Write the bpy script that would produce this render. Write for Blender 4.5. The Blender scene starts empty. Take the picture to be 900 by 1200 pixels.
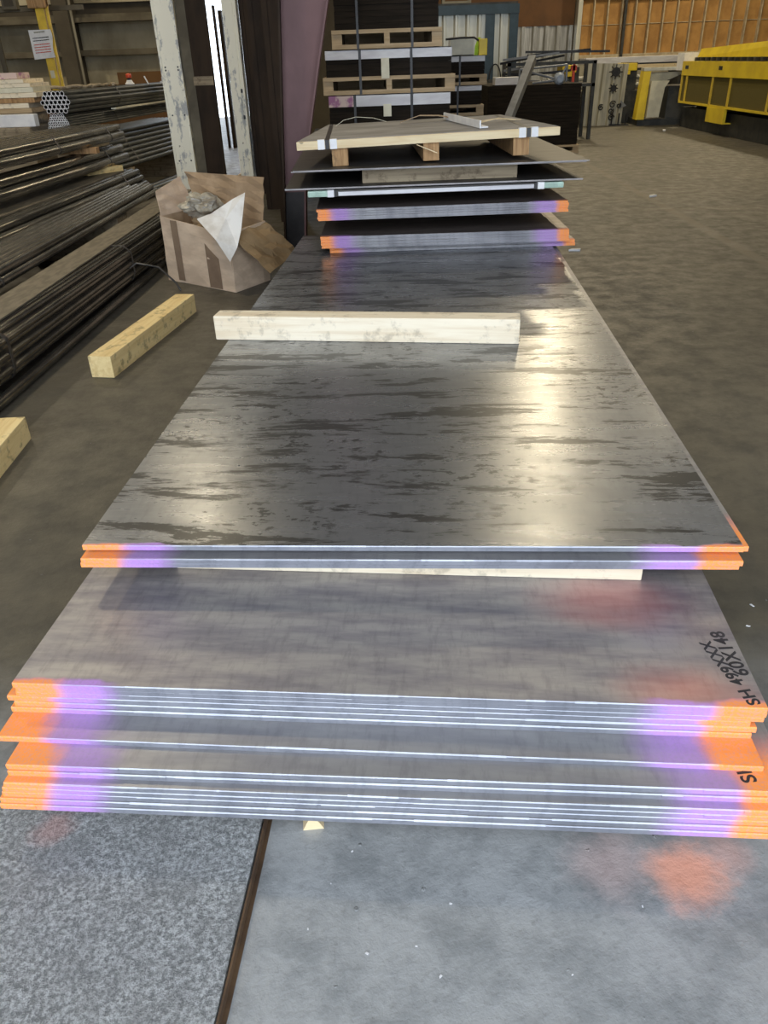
import bpy, math, random
from mathutils import Vector, Matrix, Euler
R = math.radians
S = bpy.context.scene
COL = S.collection
rnd = random.Random(7)

# ------------------------------------------------------------------ materials
def nmat(name):
    m = bpy.data.materials.new(name); m.use_nodes = True
    nt = m.node_tree; b = nt.nodes['Principled BSDF']
    return m, nt, b

def N(nt, t, **kw):
    n = nt.nodes.new(t)
    for k, v in kw.items(): setattr(n, k, v)
    return n

def math_n(nt, op, a, b=None, c=None, clamp=False):
    n = N(nt, 'ShaderNodeMath', operation=op); n.use_clamp = clamp
    for i, v in enumerate((a, b, c)):
        if v is None: continue
        if isinstance(v, (int, float)): n.inputs[i].default_value = v
        else: nt.links.new(v, n.inputs[i])
    return n.outputs[0]

def mrange(nt, v, a, b, c=0.0, d=1.0):
    n = N(nt, 'ShaderNodeMapRange'); n.interpolation_type = 'SMOOTHSTEP'
    nt.links.new(v, n.inputs['Value'])
    for k, x in (('From Min', a), ('From Max', b), ('To Min', c), ('To Max', d)): n.inputs[k].default_value = x
    return n.outputs[0]

def mixc(nt, f, a, b):
    n = N(nt, 'ShaderNodeMix'); n.data_type = 'RGBA'
    if isinstance(f, (int, float)): n.inputs['Factor'].default_value = f
    else: nt.links.new(f, n.inputs['Factor'])
    for k, v in (('A', a), ('B', b)):
        s = [i for i in n.inputs if i.name == k and i.type == 'RGBA'][0]
        if isinstance(v, tuple): s.default_value = (*v, 1)
        else: nt.links.new(v, s)
    return [o for o in n.outputs if o.type == 'RGBA'][0]

def noise(nt, scale=5, detail=4, rough=.55, stretch=(1, 1, 1), coord='Object', dist=0.0, off=(0, 0, 0)):
    tc = N(nt, 'ShaderNodeTexCoord'); mp = N(nt, 'ShaderNodeMapping')
    mp.inputs['Scale'].default_value = stretch; mp.inputs['Location'].default_value = off
    nt.links.new(tc.outputs[coord], mp.inputs['Vector'])
    n = N(nt, 'ShaderNodeTexNoise')
    n.inputs['Scale'].default_value = scale; n.inputs['Detail'].default_value = detail
    n.inputs['Roughness'].default_value = rough; n.inputs['Distortion'].default_value = dist
    nt.links.new(mp.outputs[0], n.inputs['Vector'])
    return n.outputs['Fac']

def bump(nt, b, h, strength=.3, dist=.01):
    n = N(nt, 'ShaderNodeBump'); n.inputs['Strength'].default_value = strength; n.inputs['Distance'].default_value = dist
    nt.links.new(h, n.inputs['Height']); nt.links.new(n.outputs[0], b.inputs['Normal'])

def simple(name, c1, c2=None, rough=.6, metal=0.0, scale=6, stretch=(1, 1, 1), lo=.35, hi=.65, bmp=0.0, detail=4, bd=.005):
    m, nt, b = nmat(name)
    b.inputs['Roughness'].default_value = rough; b.inputs['Metallic'].default_value = metal
    if c2 is None: c2 = tuple(x * .75 for x in c1)
    n = noise(nt, scale, detail, .6, stretch)
    nt.links.new(mixc(nt, mrange(nt, n, lo, hi), c1, c2), b.inputs['Base Color'])
    if bmp: bump(nt, b, n, bmp, bd)
    return m

ORANGE = (.92, .31, .04); PURPLE = (.50, .25, .70)

def steel(name, base, base2, rough, metal, reach, W=1.524, streak=True, ow=.10, pw=.21, stain=0.0, halo=0.0, dull=1.0, rrough=.18):
    """mill steel with spray marks near the two front corners"""
    m, nt, b = nmat(name)
    tc = N(nt, 'ShaderNodeTexCoord'); sp = N(nt, 'ShaderNodeSeparateXYZ'); nt.links.new(tc.outputs['Object'], sp.inputs[0])
    x, y = sp.outputs[0], sp.outputs[1]
    n1 = noise(nt, 9, 3, .6); nf = noise(nt, 160, 2, .7)
    wob = math_n(nt, 'MULTIPLY', math_n(nt, 'SUBTRACT', n1, .5), .09)
    d = math_n(nt, 'ADD', math_n(nt, 'SUBTRACT', W / 2, math_n(nt, 'ABSOLUTE', x)), wob)
    ns = noise(nt, 4, 5, .6, (1, 5, 1) if streak else (1, 1, 1))
    col = mixc(nt, mrange(nt, ns, .35, .68), base, base2)
    fine = noise(nt, 60, 3, .7, (1, .25, 1))
    col = mixc(nt, math_n(nt, 'MULTIPLY', mrange(nt, fine, .45, .75), .35), col, tuple(c * .6 for c in base2))
    rsock = None
    if stain:
        # water marks: ragged streaks across the sheet, and small droplets
        s1 = noise(nt, 3.0, 10, .74, (.62, 3.4, 1), dist=.3)
        s2 = noise(nt, 30, 5, .7, (.8, 1.3, 1))
        reg = noise(nt, 1.3, 2, .5, off=(3, 1, 0))
        s = math_n(nt, 'MAXIMUM', mrange(nt, s1, .535, .56), math_n(nt, 'MULTIPLY', mrange(nt, s2, .57, .60), mrange(nt, reg, .47, .54)))
        s = math_n(nt, 'MULTIPLY', s, stain)
        fm = math_n(nt, 'MULTIPLY', mrange(nt, math_n(nt, 'ADD', x, math_n(nt, 'MULTIPLY', wob, 1.5)), -.50, -.46), mrange(nt, math_n(nt, 'ADD', x, math_n(nt, 'MULTIPLY', wob, 6)), .62, .40))
        col = mixc(nt, math_n(nt, 'MULTIPLY', fm, .42), col, tuple(c * .45 for c in base))  # darkens a broad middle band of the sheet, ragged at the sides
        col = mixc(nt, s, col, tuple(c * .20 for c in base))
        rsock = math_n(nt, 'ADD', rough, math_n(nt, 'MULTIPLY', s, .03))
    if halo:
        hx = math_n(nt, 'SUBTRACT', x, .52); hy = math_n(nt, 'SUBTRACT', y, .33)
        hd = math_n(nt, 'SQRT', math_n(nt, 'ADD', math_n(nt, 'MULTIPLY', hx, hx), math_n(nt, 'MULTIPLY', math_n(nt, 'MULTIPLY', hy, hy), 3)))
        hd = math_n(nt, 'ADD', hd, wob)
        col = mixc(nt, mrange(nt, hd, .24, .02, 0, halo), col, (.75, .22, .18))
        hx = math_n(nt, 'SUBTRACT', x, .62); hy = math_n(nt, 'SUBTRACT', y, .04)
        hd = math_n(nt, 'SQRT', math_n(nt, 'ADD', math_n(nt, 'MULTIPLY', hx, hx), math_n(nt, 'MULTIPLY', math_n(nt, 'MULTIPLY', hy, hy), 3)))
        col = mixc(nt, mrange(nt, math_n(nt, 'ADD', hd, wob), .19, .0, 0, halo), col, (.9, .3, .2))
    yw = math_n(nt, 'ADD', y, math_n(nt, 'MULTIPLY', wob, .6))
    ym = mrange(nt, yw, reach, reach * .35)
    om = math_n(nt, 'MULTIPLY', mrange(nt, d, ow + .022, ow - .03), ym)
    pm = math_n(nt, 'MULTIPLY', math_n(nt, 'MULTIPLY', mrange(nt, d, pw + .05, pw - .05), ym), dull)
    spk = mrange(nt, nf, .3, .6, .72, 1.0)
    col = mixc(nt, math_n(nt, 'MULTIPLY', pm, math_n(nt, 'MULTIPLY', spk, .85)), col, PURPLE)
    col = mixc(nt, math_n(nt, 'MULTIPLY', om, math_n(nt, 'MULTIPLY', spk, .96)), col, ORANGE)
    nt.links.new(col, b.inputs['Base Color'])
    paint = math_n(nt, 'MAXIMUM', om, pm)
    nt.links.new(math_n(nt, 'MULTIPLY', math_n(nt, 'SUBTRACT', 1.0, math_n(nt, 'MULTIPLY', paint, .95)), metal), b.inputs['Metallic'])
    r = math_n(nt, 'ADD', math_n(nt, 'MULTIPLY', math_n(nt, 'SUBTRACT', ns, .5), rrough), rsock if rsock is not None else rough)
    r = math_n(nt, 'ADD', r, math_n(nt, 'MULTIPLY', paint, .2), clamp=True)
    nt.links.new(r, b.inputs['Roughness'])
    wav = noise(nt, 1.2, 2, .5, (1.0, .35, 1))
    bump(nt, b, math_n(nt, 'ADD', math_n(nt, 'MULTIPLY', wav, 1.0), math_n(nt, 'MULTIPLY', fine, .005)), .35, .02)
    return m

def wood(name, c1, c2, axis=0, rough=.7, knots=True, dirt=None):
    m, nt, b = nmat(name)
    st = [14, 14, 14]; st[axis] = .9
    n = noise(nt, 3, 6, .6, tuple(st), dist=.4)
    col = mixc(nt, mrange(nt, n, .35, .7), c1, c2)
    if knots:
        tc = N(nt, 'ShaderNodeTexCoord'); v = N(nt, 'ShaderNodeTexVoronoi'); v.inputs['Scale'].default_value = 7
        nt.links.new(tc.outputs['Object'], v.inputs['Vector'])
        k = mrange(nt, v.outputs['Distance'], .10, .06)
        col = mixc(nt, math_n(nt, 'MULTIPLY', k, .7), col, tuple(x * .35 for x in c2))
    if dirt:
        nd = noise(nt, 14, 5, .7)
        col = mixc(nt, mrange(nt, nd, .52, .68, 0, dirt), col, (.09, .06, .03))
    nt.links.new(col, b.inputs['Base Color']); b.inputs['Roughness'].default_value = rough
    bump(nt, b, n, .15, .004)
    return m

M = {}
TOPC, TOPC2 = (.33, .325, .325), (.26, .255, .27)
M['st_top'] = steel('mill_steel_sprayed_corners', TOPC, TOPC2, .42, .45, .16, dull=.65)
M['st_face_top'] = steel('mill_steel_clean_top', (.35, .335, .33), (.21, .20, .225), .42, .4, .022, halo=.38)
M['st_water'] = steel('mill_steel_water_marked', (.33, .34, .36), (.26, .27, .29), .28, .66, .012, stain=.95, rrough=.10)
M['st_edge'] = steel('sheared_steel_edge', (.27, .28, .32), (.17, .18, .21), .45, .3, .16, streak=False)
M['st_lip'] = steel('bright_steel_lip', (.46, .48, .54), (.33, .355, .42), .35, .3, .16, streak=False, dull=.55)
M['far_top'] = steel('dark_mill_steel', (.17, .15, .14), (.12, .105, .10), .42, .55, .02)
M['far_edge'] = steel('grey_stack_edge', (.52, .52, .56), (.34, .34, .38), .5, .35, .2, streak=False)
M['far_lip'] = steel('pale_stack_lip', (.75, .73, .75), (.5, .48, .5), .4, .4, .2, streak=False)
M['marker'] = simple('black_marker', (.015, .015, .02), (.05, .05, .06), .6)
M['dark_steel'] = simple('dark_oiled_steel', (.05, .046, .042), (.085, .078, .07), .52, .5, 5, (1, 6, 1))
M['black_steel'] = simple('black_steel_pack', (.012, .009, .006), (.022, .016, .011), .8, .0, 3, (1, 1, 14))
M['pipe'] = simple('black_steel_pipe', (.12, .115, .105), (.20, .19, .17), .27, .85, 6, (3, 1.2, 3))
M['pipe_dark'] = simple('blue_black_pipe', (.085, .09, .09), (.13, .13, .12), .42, .7, 6, (3, 1, 3))
M['pipe_light'] = simple('worn_pipe', (.22, .21, .19), (.34, .32, .29), .26, .88, 7, (3, 1, 3))
M['pipe_cut'] = simple('fresh_cut_pipe_end', (.92, .93, .96), (.8, .8, .84), .45, .0)
M['flatbar'] = simple('dusty_flat_bar', (.22, .19, .145), (.14, .12, .09), .6, .3, 12, (2, .6, 1))
for k_ in ('black_steel', 'brownpaint_'):
    if k_ in M: M[k_].node_tree.nodes['Principled BSDF'].inputs['Specular IOR Level'].default_value = .15
M['strap'] = simple('steel_strapping', (.05, .05, .05), (.12, .11, .10), .45, .6)
M['pine'] = wood('fresh_pine', (.80, .66, .42), (.70, .53, .30), 0)
M['pine_white'] = wood('whitish_pine', (.86, .77, .60), (.74, .62, .44), 0, dirt=.35)
M['pine_y'] = wood('yellow_pine', (.92, .72, .36), (.78, .57, .25), 1, dirt=.55)
M['old_wood'] = wood('weathered_wood', (.36, .29, .19), (.22, .17, .11), 0, dirt=.7)
M['pallet'] = wood('pallet_wood', (.50, .37, .22), (.36, .25, .13), 0)
M['endgrain'] = wood('rough_end_grain', (.48, .29, .13), (.25, .13, .05), 2, dirt=.5)
M['board'] = simple('dusty_board_top', (.31, .30, .29), (.21, .20, .19), .8, 0, 3, (1, 3, 1), detail=6)
M['white'] = simple('white_card', (.86, .86, .86), (.74, .74, .76), .6, 0, 8)
M['whitestrip'] = simple('white_wrap', (.72, .72, .74), (.58, .57, .60), .6, 0, 3, (1, 1, 4))
M['pinkstrip'] = simple('pink_sprayed_wrap', (.62, .48, .44), (.33, .14, .26), .7, 0, 8, lo=.48, hi=.6)
M['tag'] = simple('cream_tag', (.74, .70, .55), (.62, .58, .44), .7)
M['greenguard'] = simple('milky_green_plastic', (.42, .58, .48), (.30, .42, .35), .3, 0, 20)
M['blackband'] = simple('black_band', (.015, .015, .018), (.03, .03, .03), .45)
M['cardboard'] = simple('cardboard', (.70, .54, .39), (.56, .42, .30), .85, 0, 5, (1, 1, 3), detail=5)
M['cardboard_in'] = simple('cardboard_inside', (.46, .33, .21), (.34, .235, .14), .85, 0, 5)
M['kraft'] = simple('kraft_paper', (.34, .23, .12), (.24, .155, .075), .75, 0, 6)
M['paper'] = simple('white_paper', (.80, .78, .74), (.62, .58, .52), .7, 0, 6)
M['tape'] = simple('packing_tape', (.27, .19, .13), (.21, .145, .1), .25, 0, 6)
M['brownpaint'] = simple('dark_brown_paint', (.022, .014, .009), (.042, .026, .015), .6, 0, 4, (1, 1, .4), bmp=.2)
M['brownpaint'].node_tree.nodes['Principled BSDF'].inputs['Specular IOR Level'].default_value = .15
M['maroon'] = simple('faded_maroon_primer', (.17, .085, .085), (.125, .06, .06), .6, 0, 3, (1, 1, .5), detail=5)
M['black_foot'] = simple('black_column_foot', (.02, .018, .018), (.035, .03, .03), .5, .2)
M['yellow'] = simple('yellow_machine_paint', (.80, .60, .03), (.68, .49, .03), .45, 0, 3)
M['yellowsign'] = simple('yellow_post_paint', (.80, .56, .05), (.62, .42, .05), .5)
M['mesh_panel'] = simple('olive_guard_mesh', (.13, .105, .02), (.09, .07, .015), .7, 0, 90)
M['machinegrey'] = simple('grey_machine_paint', (.36, .36, .30), (.28, .28, .24), .5)
M['machinedark'] = simple('dark_machine_base', (.03, .033, .035), (.06, .06, .055), .5, .3)
M['blue'] = simple('navy_booth_frame', (.035, .065, .095), (.025, .05, .07), .45)
M['corr'] = simple('white_corrugated_metal', (.62, .62, .55), (.50, .50, .44), .4, .35, 2, (4, 1, .3))
M['galv'] = simple('shiny_galvanised_corrugated', (.72, .73, .72), (.42, .42, .40), .3, .7, 3, (6, 1, .4))
M['cabmetal'] = simple('grey_corrugated_door', (.50, .47, .36), (.36, .34, .27), .45, .3, 3, (6, 1, .4))
M['hivis'] = simple('lime_hi_vis', (.55, .80, .05), (.42, .65, .04), .7)
M['cream'] = simple('cream_plastic', (.62, .60, .48), (.52, .5, .4), .5)
M['brass'] = simple('warm_lamp_body', (.5, .3, .1))
M['red'] = simple('red_cap', (.65, .08, .03), (.5, .05, .03), .4)
M['iron'] = simple('black_wrought_iron', (.012, .012, .014), (.03, .03, .03), .5, .3)
M['tube'] = simple('grey_square_tube', (.20, .215, .24), (.15, .16, .18), .5, .1)
M['ballgrey'] = simple('blue_grey_casting', (.33, .38, .46), (.22, .25, .30), .5, .2, 20)
M['rustdark'] = simple('rusty_edging', (.12, .07, .035), (.06, .035, .02), .7, .2, 12)

# white peeling paint
m, nt, b = nmat('peeling_white_paint'); M['peel'] = m
n1 = noise(nt, 6, 7, .7, (1, 1, .45)); n2 = noise(nt, 22, 4, .7)
c = mixc(nt, mrange(nt, n1, .52, .59), (.95, .92, .78), (.46, .47, .47))
c = mixc(nt, mrange(nt, n2, .64, .70), c, (.20, .17, .12))
nt.links.new(c, b.inputs['Base Color']); b.inputs['Roughness'].default_value = .6; bump(nt, b, n1, .3, .005)

# floor
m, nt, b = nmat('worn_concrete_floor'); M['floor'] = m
tc = N(nt, 'ShaderNodeTexCoord'); sp = N(nt, 'ShaderNodeSeparateXYZ'); nt.links.new(tc.outputs['Object'], sp.inputs[0])
n1 = noise(nt, .55, 8, .65); n2 = noise(nt, 7, 6, .7); n3 = noise(nt, 45, 3, .7); n4 = noise(nt, .9, 5, .6, (.3, 1.6, 1), dist=.6)
c = mixc(nt, mrange(nt, n1, .35, .65), (.104, .093, .070), (.068, .060, .046))
c = mixc(nt, mrange(nt, n2, .45, .75, 0, .5), c, (.055, .05, .04))
c = mixc(nt, mrange(nt, n4, .58, .72, 0, .45), c, (.16, .14, .105))
v = N(nt, 'ShaderNodeTexVoronoi'); v.inputs['Scale'].default_value = 17; nt.links.new(tc.outputs['Object'], v.inputs['Vector'])
chip = math_n(nt, 'MULTIPLY', mrange(nt, v.outputs['Distance'], .09, .04), mrange(nt, n2, .50, .6))
c = mixc(nt, math_n(nt, 'MULTIPLY', chip, .5), c, (.25, .25, .25))
# floor paler towards the loading door: daylight falloff painted into the colour
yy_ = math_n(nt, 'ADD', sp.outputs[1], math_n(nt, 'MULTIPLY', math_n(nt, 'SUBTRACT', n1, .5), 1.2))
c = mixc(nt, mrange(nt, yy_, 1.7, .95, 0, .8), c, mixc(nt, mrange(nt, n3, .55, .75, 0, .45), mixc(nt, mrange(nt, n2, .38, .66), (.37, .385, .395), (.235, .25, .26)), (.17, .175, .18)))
# long faded stripe along the aisle
sx = math_n(nt, 'SUBTRACT', sp.outputs[0], math_n(nt, 'MULTIPLY', sp.outputs[1], .030))
sd = math_n(nt, 'ABSOLUTE', math_n(nt, 'SUBTRACT', sx, 2.72))
c = mixc(nt, math_n(nt, 'MULTIPLY', mrange(nt, sd, .07, .03), mrange(nt, n2, .35, .6, 0, .30)), c, (.24, .20, .14))
def blot(nt, x, y, z_, px, py, r, c, col, amt, n):
    dx = math_n(nt, 'SUBTRACT', x, px); dy = math_n(nt, 'SUBTRACT', y, py)
    dd = math_n(nt, 'SQRT', math_n(nt, 'ADD', math_n(nt, 'MULTIPLY', dx, dx), math_n(nt, 'MULTIPLY', dy, dy)))
    dd = math_n(nt, 'ADD', dd, math_n(nt, 'MULTIPLY', math_n(nt, 'SUBTRACT', n, .5), r * 1.5))
    return mixc(nt, mrange(nt, dd, r, r * .15, 0, amt), c, col)
c = blot(nt, sp.outputs[0], sp.outputs[1], 0, .56, .92, .10, c, (.95, .36, .20), .62, n2)
c = blot(nt, sp.outputs[0], sp.outputs[1], 0, .66, .96, .07, c, (.85, .40, .3), .3, n2)
c = blot(nt, sp.outputs[0], sp.outputs[1], 0, .42, .95, .12, c, (.60, .36, .32), .3, n2)
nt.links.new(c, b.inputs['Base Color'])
nt.links.new(mrange(nt, n2, .3, .7, .42, .68), b.inputs['Roughness'])
h = math_n(nt, 'ADD', math_n(nt, 'MULTIPLY', n2, .7), math_n(nt, 'ADD', math_n(nt, 'MULTIPLY', n3, .25), math_n(nt, 'MULTIPLY', chip, .5)))
bump(nt, b, h, .7, .010)

m, nt, b = nmat('rough_exposed_slab'); M['slab'] = m
tc = N(nt, 'ShaderNodeTexCoord'); sp = N(nt, 'ShaderNodeSeparateXYZ'); nt.links.new(tc.outputs['Object'], sp.inputs[0])
n1 = noise(nt, 105, 6, .8); n2 = noise(nt, 14, 4, .65); n3 = noise(nt, 240, 3, .7)
c = mixc(nt, mrange(nt, n1, .40, .62), (.29, .30, .305), (.80, .82, .83))
c = mixc(nt, mrange(nt, n2, .4, .7, 0, .5), c, (.33, .335, .34))
c = mixc(nt, mrange(nt, n3, .66, .74, 0, .8), c, (.75, .78, .8))
c = blot(nt, sp.outputs[0], sp.outputs[1], 0, -.72, 1.06, .06, c, (.85, .42, .36), .45, n2)
nt.links.new(c, b.inputs['Base Color']); b.inputs['Roughness'].default_value = .8
bump(nt, b, math_n(nt, 'ADD', n1, math_n(nt, 'MULTIPLY', n3, .4)), 1.0, .02)

M['wall_dark'] = simple('stained_dark_wall', (.055, .045, .033), (.10, .085, .06), .85, 0, .8, detail=6)
M['insul'] = simple('stained_insulation', (.48, .43, .31), (.28, .24, .16), .9, 0, 1.2, (1, 1, .6), detail=7, bmp=.3)
M['ply'] = simple('brown_plywood', (.17, .085, .03), (.11, .055, .022), .8, 0, 1.2, detail=6)
M['girt2'] = simple('greyish_bag', (.42, .38, .30), (.22, .19, .15), .35, 0, 9)
M['osb'] = simple('orange_brown_board', (.43, .235, .07), (.30, .155, .045), .8, 0, 2.2, detail=8)
M['osb_dark'] = simple('dark_brown_board', (.14, .065, .025), (.10, .048, .02), .8, 0, 1.5, detail=6)
M['stud'] = simple('stud_grey_tan', (.50, .42, .28), (.36, .29, .19), .7)
M['ceil'] = simple('dim_ceiling_metal', (.10, .095, .085), (.07, .065, .06), .7, .1, .6)
M['girt'] = simple('dusty_girt', (.16, .14, .10), (.10, .085, .06), .8, .1, 2)
M['concblock'] = simple('painted_lower_wall', (.30, .28, .22), (.20, .18, .14), .8, 0, 1.5)

# ------------------------------------------------------------------ mesh helpers
class MB:
    def __init__(s): s.v = []; s.f = []; s.m = []; s.sm = []
    def add(s, vs, fs, mi=0, mt=None, smooth=False):
        o = len(s.v)
        for p in vs:
            p = Vector(p)
            s.v.append(mt @ p if mt is not None else p)
        for f in fs: s.f.append([o + i for i in f]); s.m.append(mi); s.sm.append(smooth)
        return s
    def box(s, x0, y0, z0, x1, y1, z1, mi=0, mt=None, bev=0.0):
        if bev <= 0:
            vs = [(x, y, z) for z in (z0, z1) for y in (y0, y1) for x in (x0, x1)]
            return s.add(vs, [(0, 2, 3, 1), (4, 5, 7, 6), (0, 1, 5, 4), (2, 6, 7, 3), (0, 4, 6, 2), (1, 3, 7, 5)], mi, mt)
        import bmesh
        bm = bmesh.new(); bmesh.ops.create_cube(bm, size=1)
        for v in bm.verts: v.co = Vector(((x0+x1)/2 + v.co.x*(x1-x0), (y0+y1)/2 + v.co.y*(y1-y0), (z0+z1)/2 + v.co.z*(z1-z0)))
        bmesh.ops.bevel(bm, geom=bm.edges[:], offset=bev, segments=2, affect='EDGES', profile=.7)
        bm.verts.index_update()
        s.add([v.co for v in bm.verts], [[v.index for v in f.verts] for f in bm.faces], mi, mt)
        bm.free(); return s
    def tube(s, pts, r, n=8, mi=0, mt=None, cap=True, smooth=True):
        pts = [Vector(p) for p in pts]; rings = []; o = []
        t0 = (pts[1] - pts[0]).normalized()
        up = Vector((0, 0, 1)) if abs(t0.z) < .9 else Vector((1, 0, 0))
        a = t0.cross(up).normalized()
        for i, p in enumerate(pts):
            t = (pts[min(i+1, len(pts)-1)] - pts[max(i-1, 0)]).normalized()
            a = (a - t * a.dot(t)).normalized(); bb = t.cross(a)
            rr = r[i] if isinstance(r, (list, tuple)) else r
            for k in range(n):
                an = 2*math.pi*k/n; o.append(p + (a*math.cos(an) + bb*math.sin(an))*rr)
        fs = []
        for i in range(len(pts)-1):
            for k in range(n): fs.append((i*n+k, i*n+(k+1) % n, (i+1)*n+(k+1) % n, (i+1)*n+k))
        s.add(o, fs, mi, mt, smooth)
        if cap:
            s.add(o[:n], [tuple(reversed(range(n)))], mi, mt); s.add(o[-n:], [tuple(range(n))], mi, mt)
        return s
    def strip(s, pts, w, t, wdir=(0, 1, 0), mi=0, mt=None, closed=False):
        """flat band of width w, thickness t following pts; w along wdir"""
        wd = Vector(wdir).normalized(); pts = [Vector(p) for p in pts]; n = len(pts); o = []
        for i, p in enumerate(pts):
            a = pts[(i-1) % n] if (closed or i > 0) else p; c = pts[(i+1) % n] if (closed or i < n-1) else p
            nn = (c - a).cross(wd).normalized()
            for sw, st in ((-1, 0), (1, 0), (1, 1), (-1, 1)): o.append(p + wd*sw*w/2 + nn*st*t)
        fs = []
        for i in range(n if closed else n-1):
            j = (i+1) % n
            for k in range(4): fs.append((i*4+k, i*4+(k+1) % 4, j*4+(k+1) % 4, j*4+k))
        if not closed: fs += [(3, 2, 1, 0), tuple((n-1)*4+k for k in range(4))]
        return s.add(o, fs, mi, mt)
    def prism(s, poly, d, axis='y', mi=0, mt=None, o=0.0):
        """polygon in (x,z) pushed along y by d (axis y), or in (x,y) pushed along z, or (y,z) along x"""
        n = len(poly)
        def P(a, b, h): return (a, h, b) if axis == 'y' else ((a, b, h) if axis == 'z' else (h, a, b))
        vs = [P(a, b, o) for a, b in poly] + [P(a, b, o+d) for a, b in poly]
        fs = [tuple(range(n)), tuple(reversed(range(n, 2*n)))] + [(i, n+i, n+(i+1) % n, (i+1) % n) for i in range(n)]
        return s.add(vs, fs, mi, mt)
    def corr(s, x0, x1, z0, z1, y=0, pitch=.3, depth=.04, t=.004, mi=0, mt=None, rib=.35):
        xs = []; x = x0
        while x < x1:
            for fx, dy in ((0, 0), (1-rib-.1, 0), (1-rib+.05, -depth), (.95, -depth)):
                if x + fx*pitch <= x1: xs.append((x+fx*pitch, y+dy))
            x += pitch
        xs.append((x1, y))
        o = []
        for px, py in xs: o += [(px, py, z0), (px, py, z1), (px, py+t, z1), (px, py+t, z0)]
        fs = []
        for i in range(len(xs)-1):
            for k in range(4): fs.append((i*4+k, (i+1)*4+k, (i+1)*4+(k+1) % 4, i*4+(k+1) % 4))
        fs += [(0, 1, 2, 3), tuple(reversed([len(xs)*4-4+k for k in range(4)]))]
        return s.add(o, fs, mi, mt)
    def build(s, name, mats, parent=None, loc=None, rot=None):
        import bmesh
        me = bpy.data.meshes.new(name); me.from_pydata([tuple(v) for v in s.v], [], s.f)
        if not isinstance(mats, (list, tuple)): mats = [mats]
        for mm in mats: me.materials.append(mm)
        for p, i, sm in zip(me.polygons, s.m, s.sm): p.material_index = i; p.use_smooth = sm
        bm = bmesh.new(); bm.from_mesh(me); bmesh.ops.recalc_face_normals(bm, faces=bm.faces[:]); bm.to_mesh(me); bm.free()
        me.update()
        o = bpy.data.objects.new(name, me); COL.objects.link(o)
        if loc is not None: o.location = loc
        if rot is not None: o.rotation_euler = rot if isinstance(rot, (tuple, list)) else (0, 0, rot)
        if parent is not None: o.parent = parent
        return o

def tag(o, label=None, cat=None, group=None, kind=None):
    if label: o['label'] = label
    if cat: o['category'] = cat
    if group: o['group'] = group
    if kind: o['kind'] = kind
    return o
def empty(name, loc, rot=0, label=None, cat=None, group=None):
    o = bpy.data.objects.new(name, None); COL.objects.link(o); o.location = loc
    o.rotation_euler = rot if isinstance(rot, (tuple, list)) else (0, 0, rot)
    o.empty_display_size = .1
    return tag(o, label, cat, group)
def struct(o): o['kind'] = 'structure'; return o
def copy_tree(o, parent=None):
    c = o.copy(); COL.objects.link(c); c.parent = parent
    for ch in list(o.children): copy_tree(ch, c)
    return c
def TM(x=0, y=0, z=0, rz=0, rx=0, ry=0):
    return Matrix.Translation((x, y, z)) @ Euler((rx, ry, rz)).to_matrix().to_4x4()

# ------------------------------------------------------------------ building shell
mb = MB()
fy = [-9, -3, 0, 1, 2, 4, 7, 12, 18, 26.5]; fx = [-13, -6, -3, -1.5, 0, 1.5, 3, 6, 13]
vs = [(x, y, 0) for y in fy for x in fx]; nx = len(fx)
mb.add(vs, [(j*nx+i, j*nx+i+1, (j+1)*nx+i+1, (j+1)*nx+i) for j in range(len(fy)-1) for i in range(nx-1)])
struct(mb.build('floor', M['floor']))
# rough raised slab, front left, with rusty edging
mb = MB(); n = 26; x0, x1, y0, y1 = -2.2, -.272, -2.6, 1.13
vs = []
for j in range(n+1):
    for i in range(n+1):
        u, v_ = i/n, j/n; xr = x1 + (y1-(y0+(y1-y0)*v_))*-.092 + rnd.uniform(-.002, .002)*(1 if i == n else 0)
        vs.append((x0+(xr-x0)*u, y0+(y1-y0)*v_, .022))
k = n+1
mb.add(vs, [(j*k+i, j*k+i+1, (j+1)*k+i+1, (j+1)*k+i) for j in range(n) for i in range(n)])
rim = [vs[j*k+n] for j in range(n+1)]
mb.add([(p[0], p[1], .022) for p in rim] + [(p[0]+.002, p[1], .0005) for p in rim], [(j, j+1, n+2+j, n+1+j) for j in range(n)])
mb.add([vs[n*k], vs[n*k+n], (x1, y1, .0005), (x0, y1, .0005)], [(0, 1, 2, 3)])
struct(mb.build('floor_slab', M['slab']))
mb = MB(); ed = [(p[0]+.004+rnd.uniform(-.0012, .0012), p[1], .013) for p in rim]
mb.strip(ed, .021, .004, (0, 0, 1)); mb.strip([(p[0]+.006, p[1], .003) for p in ed], .012, .005, (1, 0, 0))
struct(mb.build('trim_1', M['rustdark']))

H = 7.2
# wall behind the camera with the wide open loading door
mb = MB()
mb.box(-13, -1.75, 0, -4.2, -1.5, H); mb.box(4.2, -1.75, 0, 13, -1.5, H); mb.box(-4.2, -1.75, 6.0, 4.2, -1.5, H)
struct(mb.build('wall_front', M['wall_dark']))
mb = MB(); mb.box(-13.2, -1.75, 0, -13, 26.5, H); struct(mb.build('wall_left', M['wall_dark']))
mb = MB(); mb.box(13, -1.75, 0, 13.2, 26.5, H); struct(mb.build('wall_right', M['wall_dark']))
mb = MB(); mb.box(-13.2, -1.75, H, 13.2, 26.7, H+.15); struct(mb.build('ceiling', M['ceil']))
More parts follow.
